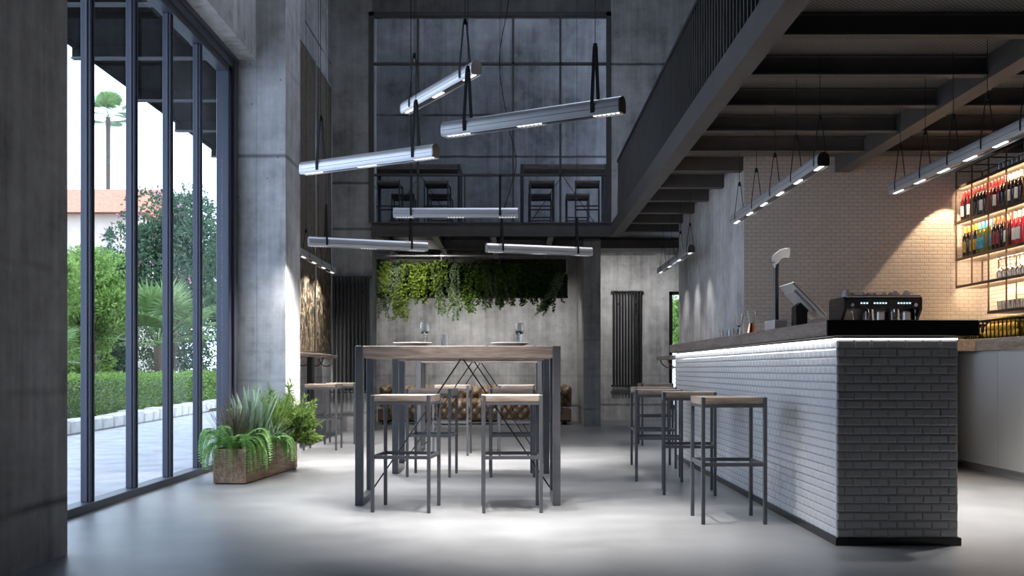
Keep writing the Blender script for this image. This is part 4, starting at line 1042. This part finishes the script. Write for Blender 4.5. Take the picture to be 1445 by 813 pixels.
T = [('silver', -1.50, 2.56, .90, .16, 16, .030, -.05, 'silvery green string plant at the far left end of the planter, hanging lowest'),  # leaf tones paint the light fall-off: lit lime left, shade-dark right
     ('lime', -1.50, 2.70, .55, .20, 14, .050, 0, 'lit-toned lime green ivy bushing at the top left corner of the planter'),
     ('silver', -1.25, 2.62, .92, .08, 14, .032, 0, 'pale grey green column of trailing leaves, second tail from the left'),
     ('lime', -1.22, 2.30, .62, .16, 9, .050, 0, 'lit-toned lime leafed trailer hanging below the second pale tail'),
     ('lime', -.88, 2.66, .74, .24, 24, .050, 0, 'wide lit-toned lime ivy mass left of the middle rod'),
     ('silver', -.58, 2.58, .85, .12, 16, .032, .10, 'silvery trailer leaning right just before the middle rod'),
     ('lime', -.60, 2.70, .60, .22, 14, .050, 0, 'lit-toned ivy tuft at the top beside the middle rod'),
     ('silver', -.28, 2.64, 1.0, .06, 14, .032, .02, 'narrow pale green tail just right of the middle rod'),
     ('ivy', -.02, 2.50, .72, .22, 14, .048, 0, 'shade-toned green ivy hanging at the centre of the planter'),
     ('ivy', .30, 2.66, .80, .26, 20, .046, 0, 'small leafed green ivy right of the centre with thin tails'),
     ('silver', .46, 2.50, .66, .22, 14, .028, 0, 'wispy small leafed trailer right of centre, spreading thinly'),
     ('ivy', .72, 2.66, .74, .24, 18, .050, 0, 'shade-toned green ivy, third plant from the right end'),
     ('dark', 1.02, 2.62, .70, .24, 20, .050, 0, 'shaded dark ivy, second plant from the right end'),
     ('silver', 1.52, 2.52, .78, .10, 18, .032, -.36, 'trailer at the far right end sweeping diagonally down to the left'),
     ('dark', 1.36, 2.50, .66, .20, 16, .045, -.1, 'shade-toned leafy mass beneath the diagonal trailer at the right end')]
for k_, x, z, L_, sp, n_, ls, sw, lab in T: trailing(k_, lab, x-.70, z, L_, sp, n_, ls, sw)
# fill greenery that nobody could count
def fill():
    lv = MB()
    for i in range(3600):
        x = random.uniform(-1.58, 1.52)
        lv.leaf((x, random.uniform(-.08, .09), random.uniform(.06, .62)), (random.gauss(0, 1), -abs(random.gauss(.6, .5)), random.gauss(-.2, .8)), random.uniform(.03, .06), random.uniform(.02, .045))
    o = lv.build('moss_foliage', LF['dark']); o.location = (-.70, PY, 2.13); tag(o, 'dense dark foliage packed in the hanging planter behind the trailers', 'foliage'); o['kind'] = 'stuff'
fill()

# ---- floor planter
PA = math.atan2(.126, 1.37)
pl = thing('planter_box', 'long oak planter box on the floor by the window pillar', 'planter', (-2.215, 9.0, 0), -PA)
W2, L2, H2 = .135, .69, .285
MB().bbox(-W2, W2, -L2, -L2+.02, 0.008, H2, .002).build('end_board', 'wood_planter', pl); MB().bbox(-W2, W2, L2-.02, L2, 0.008, H2, .002).build('end_board', 'wood_planter', pl)
for s in (-1, 1): MB().bbox(s*(W2-.01)-.01, s*(W2-.01)+.01, -L2+.0205, L2-.0205, 0.008, H2, .002).build('side_board', 'wood_planter', pl)
MB().box(-W2+.02, W2-.02, -L2+.02, L2-.02, .01, H2-.03).build('soil', 'soil', pl); MB().box(-W2+.01, W2-.01, -L2+.01, L2-.01, 0, .008).build('base', 'black', pl)
def pw(u, v): return (-2.215+u*cos(-PA)-v*sin(-PA), 9.0+u*sin(-PA)+v*cos(-PA), H2-.03)
def fern(label, u, v, n, L_, dirs=None):
    r = thing('boston_fern', label, 'fern', pw(u, v), 0, 'plants in the oak planter'); lv = MB(); st = MB()
    for i in range(n):
        a = 2*pi*i/n+random.uniform(-.25, .25)
        if dirs: a = random.uniform(*dirs)
        l = L_*random.uniform(.75, 1.05); rise = random.uniform(.5, 1.0); pts = []
        for k in range(15):
            t = k/14; rad = l*.62*sin(t*1.75); zz = l*(.62*rise*sin(t*2.5)-.42*t*t*1.5*(1.25-rise*.3)); pts.append(V((rad*cos(a), rad*sin(a), max(zz, -.17))))
        st.path(pts, .002, 4)
        for k in range(1, 14):
            for e in (0, .34, .67):
                if k == 13 and e: continue
                p = pts[k].lerp(pts[min(k+1, 14)], e); d = (pts[min(k+1, 14)]-pts[k-1]).normalized(); t = (k+e)/14
                sd = d.cross(V((0, 0, 1))); sd = sd.normalized() if sd.length > .05 else V((-sin(a), cos(a), 0)); ll = .056*(1-abs(t-.35)**1.3*1.3)+.006
                for s in (-1, 1): lv.leaf(p, sd*s+d*.25+V((0, 0, -.18)), ll, .024, up=V((0, 0, 1)), bend=.06)
    lv.build('frond', LF['fern'], r); st.build('stalk', LF['stem'], r)
def grass(label, u, v, n, L_, w, mat, spread=.5, droop=.5):
    r = thing('ornamental_grass', label, 'grass', pw(u, v), 0, 'plants in the oak planter'); lv = MB()
    for i in range(n):
        a = random.uniform(0, 2*pi); s = random.uniform(.05, 1)*spread; l = L_*random.uniform(.55, 1.05); dr = droop*random.uniform(.3, 1.2); pts = []
        bx, by = random.gauss(0, .03), random.gauss(0, .03)
        for k in range(7):
            t = k/6; rad = l*(s*t+dr*s*t*t*.8); pts.append((bx+rad*cos(a), by+rad*sin(a), l*(t-dr*s*t*t*.9)))
        lv.blade(pts, w)
    lv.build('blades', LF[mat], r)
def sage(label, u, v, n, L_, w):
    r = thing('silver_leaf_plant', label, 'plant', pw(u, v), 0, 'plants in the oak planter'); lv = MB()
    for i in range(n):
        a = random.uniform(0, 2*pi); s = random.uniform(.05, .42); l = L_*random.uniform(.6, 1.05); pts = []
        for k in range(8):
            t = k/7; rad = l*s*t; pts.append((random.gauss(0, .0)+rad*cos(a)+.05*cos(i*2.4), rad*sin(a)+.07*sin(i*1.7), l*t*(1-.12*s*t)))
        lv.blade(pts, w, side=V((-sin(a+.6), cos(a+.6), 0)))
    lv.build('leaves', LF['sage'], r)
def bush(label, name, u, v, n, rad, ht, mat, ls, lw, lean=(0, 0)):
    r = thing(name, label, 'shrub', pw(u, v), 0, 'plants in the oak planter'); lv = MB(); st = MB()
    for i in range(n):
        a = random.uniform(0, 2*pi); e = random.uniform(.25, 1.45); d = V((cos(a)*cos(e)+lean[0], sin(a)*cos(e)+lean[1], sin(e))).normalized(); l = ht*random.uniform(.6, 1.0)*(1 if e > .6 else .85)
        pts = [d*(l*t)+V((0, 0, -.06*t*t*cos(e))) for t in (0, .33, .66, 1)]; st.path(pts, [.004, .003, .002, .0012], 4)
        for k in range(34):
            t = random.uniform(.22, 1.0); p = d*(l*t)+V((0, 0, -.06*t*t*cos(e))); q = d*1.3+V((random.gauss(0, .8), random.gauss(0, .8), random.gauss(0, .7)))
            lv.leaf(p, q, ls*random.uniform(.7, 1.2), lw)
    lv.build('foliage', LF[mat], r); st.build('stems', LF['stem'], r)
fern('bright green fern arching over the near end of the oak planter', -.04, -.50, 32, .50)
fern('smaller green fern spilling over the side of the planter midway', .07, .02, 16, .40)
grass('fine bronze grass fanning up at the near left of the planter', -.08, -.36, 260, .52, .004, 'grass', .75, .3)
sage('upright silvery long leafed plant in the middle of the planter', -.03, -.12, 50, .54, .058)
sage('second silvery long leafed clump closer to the pillar', -.06, .12, 34, .50, .054)
grass('drooping variegated grass over the planter side board', .07, .12, 130, .34, .008, 'sage', .9, 1.1)
grass('fine dark green grass behind the silvery leaves', .0, .30, 420, .52, .0045, 'bush', .75, .5)
bush('bushy olive green shrub at the tall far end of the planter', 'leafy_shrub', .02, .52, 100, .3, .56, 'bush', .065, .016)
bush('light green shrub leaning out toward the left stools', 'leafy_shrub', .10, .60, 50, .25, .42, 'bush', .060, .018, (.55, -.1))

# ================================================================== OUTSIDE
M['paving'] = plain('street_paving', (.40, .40, .41), .8, var=.18, bscale=3, bump=.3)
M['kerbstone'] = plain('pale_kerb_stone', (.60, .57, .53), .85, var=.2, bscale=5, bump=.5)
M['plaster'] = plain('cream_plaster', (.72, .60, .50), .9, var=.08, bscale=2)
M['rooftile'] = plain('terracotta', (.55, .20, .11), .8, var=.2, bscale=6)
M['ground'] = plain('planting_bed', (.06, .05, .03), .95, var=.3, bscale=3)
o = struct(MB().box(-60, -3.0, 3, 90, -.2, -.05).build('street_ground', 'paving'))
o = MB().box(-60, -7.0, 8, 90, -.05, .02).build('planting_bed', 'ground'); struct(o)
o = struct(MB().box(1.0, 12, 19.2, 45, -.2, -.05).build('yard_ground', 'paving'))
def kerb():
    y = 8.0; i = 0
    while y < 42:
        l = random.uniform(.42, .62) if y < 26 else 1.2; x = -6.62-(y-14)*.055
        mb = MB(); mb.bbox(-.16, .16, .01, l-.01, 0, random.uniform(.20, .25), .03)
        o = mb.build('kerb_stone', 'kerbstone'); o.location = (x, y, -.05); o.rotation_euler = (0, random.uniform(-.03, .03), .055)
        tag(o, 'rough pale kerb stone edging the hedge outside, %s' % ('among the nearer ones' if y < 18 else 'among the farther ones'), 'kerb stone', 'kerb stones along the hedge, ' + ('nearer' if y < 18 else 'farther')); y += l; i += 1
kerb()
def hedge():
    lv = MB()
    for i in range(34000):
        y = 11+random.random()**1.4*28; x0 = -6.95-(y-14)*.055; f = random.random()
        if f < .5: p = (x0+random.gauss(0, .03), y, random.uniform(.0, .80))
        elif f < .9: p = (x0-random.uniform(0, .8), y, .80+random.gauss(0, .03))
        else: p = (x0-random.uniform(0, .8), y, random.uniform(.2, .8))
        s = .045 if y < 24 else .09
        lv.leaf(p, (random.gauss(.4, .7), random.gauss(0, .7), random.gauss(.3, .7)), s*random.uniform(.7, 1.3), s*.6)
    r = thing('clipped_hedge', 'low clipped green hedge behind the kerb outside', 'hedge', (-7.3, 20, 0)); inv = Matrix.Translation((7.3, -20, 0))
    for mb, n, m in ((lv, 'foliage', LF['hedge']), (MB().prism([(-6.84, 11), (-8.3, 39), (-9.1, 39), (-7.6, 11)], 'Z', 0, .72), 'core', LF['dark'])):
        o = mb.build(n, m, r); o.matrix_parent_inverse = inv
hedge()
def tree(name, label, c, rx, rz_, n, ls, mat, trunk=True, cat='tree', flowers=0, ry=None, blobs=26):
    r = thing(name, label, cat, (c[0], c[1], 0)); lv = MB(); ry = ry or rx
    bl = []
    for i in range(blobs):
        a = random.uniform(0, 2*pi); e = random.uniform(-1, 1); q = random.uniform(.35, .85); bl.append((rx*q*cos(a)*sqrt(1-e*e), ry*q*sin(a)*sqrt(1-e*e), c[2]+rz_*q*e, random.uniform(.22, .42)*min(rx, rz_)))
    for i in range(n):
        b = random.choice(bl); v = V((random.gauss(0, 1), random.gauss(0, 1), random.gauss(0, 1))).normalized()*b[3]*random.uniform(.7, 1.1)
        lv.leaf(V(b[:3])+v, V(v).normalized()+V((random.gauss(0, .7), random.gauss(0, .7), random.gauss(0, .7))), ls*random.uniform(.7, 1.3), ls*.55)
    lv.build('crown', LF[mat], r)
    if flowers:
        f = MB()
        for i in range(flowers):
            b = random.choice(bl); v = V((random.gauss(0, 1), random.gauss(0, 1)-.5, random.gauss(0, 1)+.3)).normalized()*b[3]*1.15
            for k in range(7): f.leaf(V(b[:3])+v+V((random.gauss(0, .04), random.gauss(0, .04), random.gauss(0, .04))), (random.gauss(0, 1), random.gauss(0, 1), random.gauss(0, 1)), .07, .06)
        f.build('blossom', LF['pink'], r)
    if trunk:
        MB().path([(0, 0, 0), (.05, .02, c[2]*.5), (-.02, 0, c[2])], [.09, .07, .05], 8).build('trunk', LF['bark'], r, True)
        q = MB()
        for i in range(9): b = bl[i]; q.path([(-.01, 0, c[2]*.7), (b[0]*.5, b[1]*.5, (c[2]*.75+b[2])/2), b[:3]], [.035, .02, .01], 6)
        q.build('branch', LF['bark'], r, True)
def fanpalm(label, x, y, z, n, L_, ts=.1):
    r = thing('fan_palm', label, 'palm', (x, y, 0)); lv = MB(); st = MB()
    for i in range(n):
        a = random.uniform(0, 2*pi); e = random.uniform(-.15, 1.35); d = V((cos(a)*cos(e), sin(a)*cos(e), sin(e))); c = V((0, 0, z))+d*L_*.62; st.tube((0, 0, z), c, .012, 5)
        up_ = d.cross(V((-sin(a), cos(a), 0))).normalized(); sd = d.cross(up_).normalized()
        for k in range(-11, 12):
            t = k/11*1.9; dd = (d*cos(t)+sd*sin(t)).normalized(); ll = L_*.55*(1-.25*abs(k/11))
            pts = [c, c+dd*ll*.5+V((0, 0, .01)), c+dd*ll+V((0, 0, -.12*ll))]; lv.blade(pts, .055*L_, side=dd.cross(up_))
    lv.build('fronds', LF['palm'], r); st.build('leaf_stalks', LF['palm'], r)
    MB().path([(0, 0, 0), (.02, 0, z*.5), (0, 0, z)], [ts, ts*.9, ts*1.1], 10).build('trunk', LF['bark'], r, True)
tree('round_tree', 'round bright green tree at the left behind the hedge', (-9.04, 22.15, 2.42), 1.19, 1.07, 16000, .085, 'hedge')
tree('round_tree', 'bright green tree at the left edge of the window, nearest the wall', (-9.04, 19.9, 2.31), .9, .96, 9000, .085, 'hedge')
tree('oleander', 'tall dark oleander tree with pink flowers outside', (-9.55, 29, 4.0), 1.78, 2.0, 17000, .12, 'oleander', flowers=60, blobs=34)
tree('oleander', 'second oleander farther right outside with pink flowers', (-9.84, 35.4, 4.0), 1.8, 2.9, 12000, .13, 'oleander', flowers=40, blobs=30)
fanpalm('large fan palm outside behind the hedge, in the third bay', -8.93, 26.0, 1.52, 26, 1.7)
fanpalm('fan palm outside at the left behind the hedge, bluish fronds', -8.6, 18.6, .98, 22, 1.05)
fanpalm('fan palm outside in the fourth bay', -8.7, 31.5, 2.1, 22, 1.6)
for i, (x, y, z, rx, rz_) in enumerate(((-11.5, 27.5, 1.5, 1.5, 1.5), (-13.5, 31, 1.6, 2.2, 1.6), (-12.2, 37, 1.7, 2.0, 1.7), (-10, 42, 2.5, 3.0, 2.3), (-16, 38, 2.0, 3.0, 2.0), (-10.6, 24.3, 1.2, 1.1, 1.0), (-19, 32.0, 2.3, 2.4, 2.2))):
    tree('background_shrub', 'loose green shrub in the garden outside, %s in depth' % ordw(i), (x, y, z), rx, rz_, 5000, .14, 'hedge' if i % 2 else 'oleander', trunk=False, cat='shrub')
fanpalm('tall slim palm far away outside, high in the second bay', -27.4, 70, 18.0, 24, 1.9, .14)
tree('yard_shrub', 'green shrub seen through the narrow rear window', (4.3, 27, 2.2), 1.1, .75, 7000, .1, 'hedge', cat='shrub')
def house():
    r = thing('far_house', 'pale cream house with terracotta eaves beyond the garden', 'house', (-19.5, 41, 0))
    MB().box(-5.5, 4.6, 0, 6, 0, 7.1).build('wall', 'plaster', r); 
    MB().prism([(-.5, 7.1), (6.5, 7.1), (3, 8.6)], 'X', -6, 5.0).build('roof', 'rooftile', r)
    for x in (-4, -1.2, 1.4, 3.3):
        for z in (1.2, 4.2):
            f = MB().box(x-.55, x+.55, -.06, 0, z, z+1.7).build('window', 'white_lam', r); MB().box(x-.42, x+.42, -.075, -.06, z+.12, z+1.58).build('pane', 'darkmetal', f)
house()
def lantern():
    r = thing('street_lantern', 'dark iron street lantern outside in the second bay', 'street lamp', (-11.7, 30, 0)); r.scale = (1.17, 1.17, 1.17)
    MB().lathe([(.12, 0), (.10, .3), (.05, .4), (.035, 3.7), (.05, 3.75), (0, 3.76)], 14).build('post', 'steel', r, auto=40)
    MB().lathe([(.07, 3.78), (.13, 4.08)], 6).build('lantern_glass', 'white', r); MB().lathe([(.17, 4.08), (.10, 4.2), (.03, 4.27), (.03, 4.33), (0, 4.35)], 6).build('cap', 'steel', r)
    MB().path([(-.35, 0, 3.5), (-.1, 0, 3.55), (.1, 0, 3.55), (.35, 0, 3.5)], .02, 6).build('cross_arm', 'steel', r, True)
lantern()
# canopy over the glazed front
def canopy():
    r = thing('street_canopy', 'dark timber canopy with pale cross beams outside above the window', 'canopy', (-3.1, 11, 4.3)); inv = Matrix.Translation((3.1, -11, -4.3))
    def P(mb, n, m): o = mb.build(n, m, r); o.matrix_parent_inverse = inv
    P(MB().box(-4.57, -3.1, 2, 20, 4.32, 4.40), 'soffit', 'canopy'); P(MB().box(-4.60, -4.56, 2, 20, 4.28, 4.42), 'eave_board', 'canopy')
    for y in (6.0, 7.6, 9.2, 10.8, 12.5, 14.1, 15.8, 17.5): P(MB().box(-4.62, -3.1, y+.035, y+.05, 4.19, 4.32), 'cross_beam', 'canopy'); P(MB().box(-4.62, -3.1, y, y+.085, 4.175, 4.19), 'beam_flange', 'canopybeam')
M['canopy'] = plain('dark_stained_timber', (.010, .009, .009), 1.0, 0, .02, var=.3, bscale=6); M['canopybeam'] = plain('grey_timber', (.12, .12, .13), .8, 0, .1)
canopy()
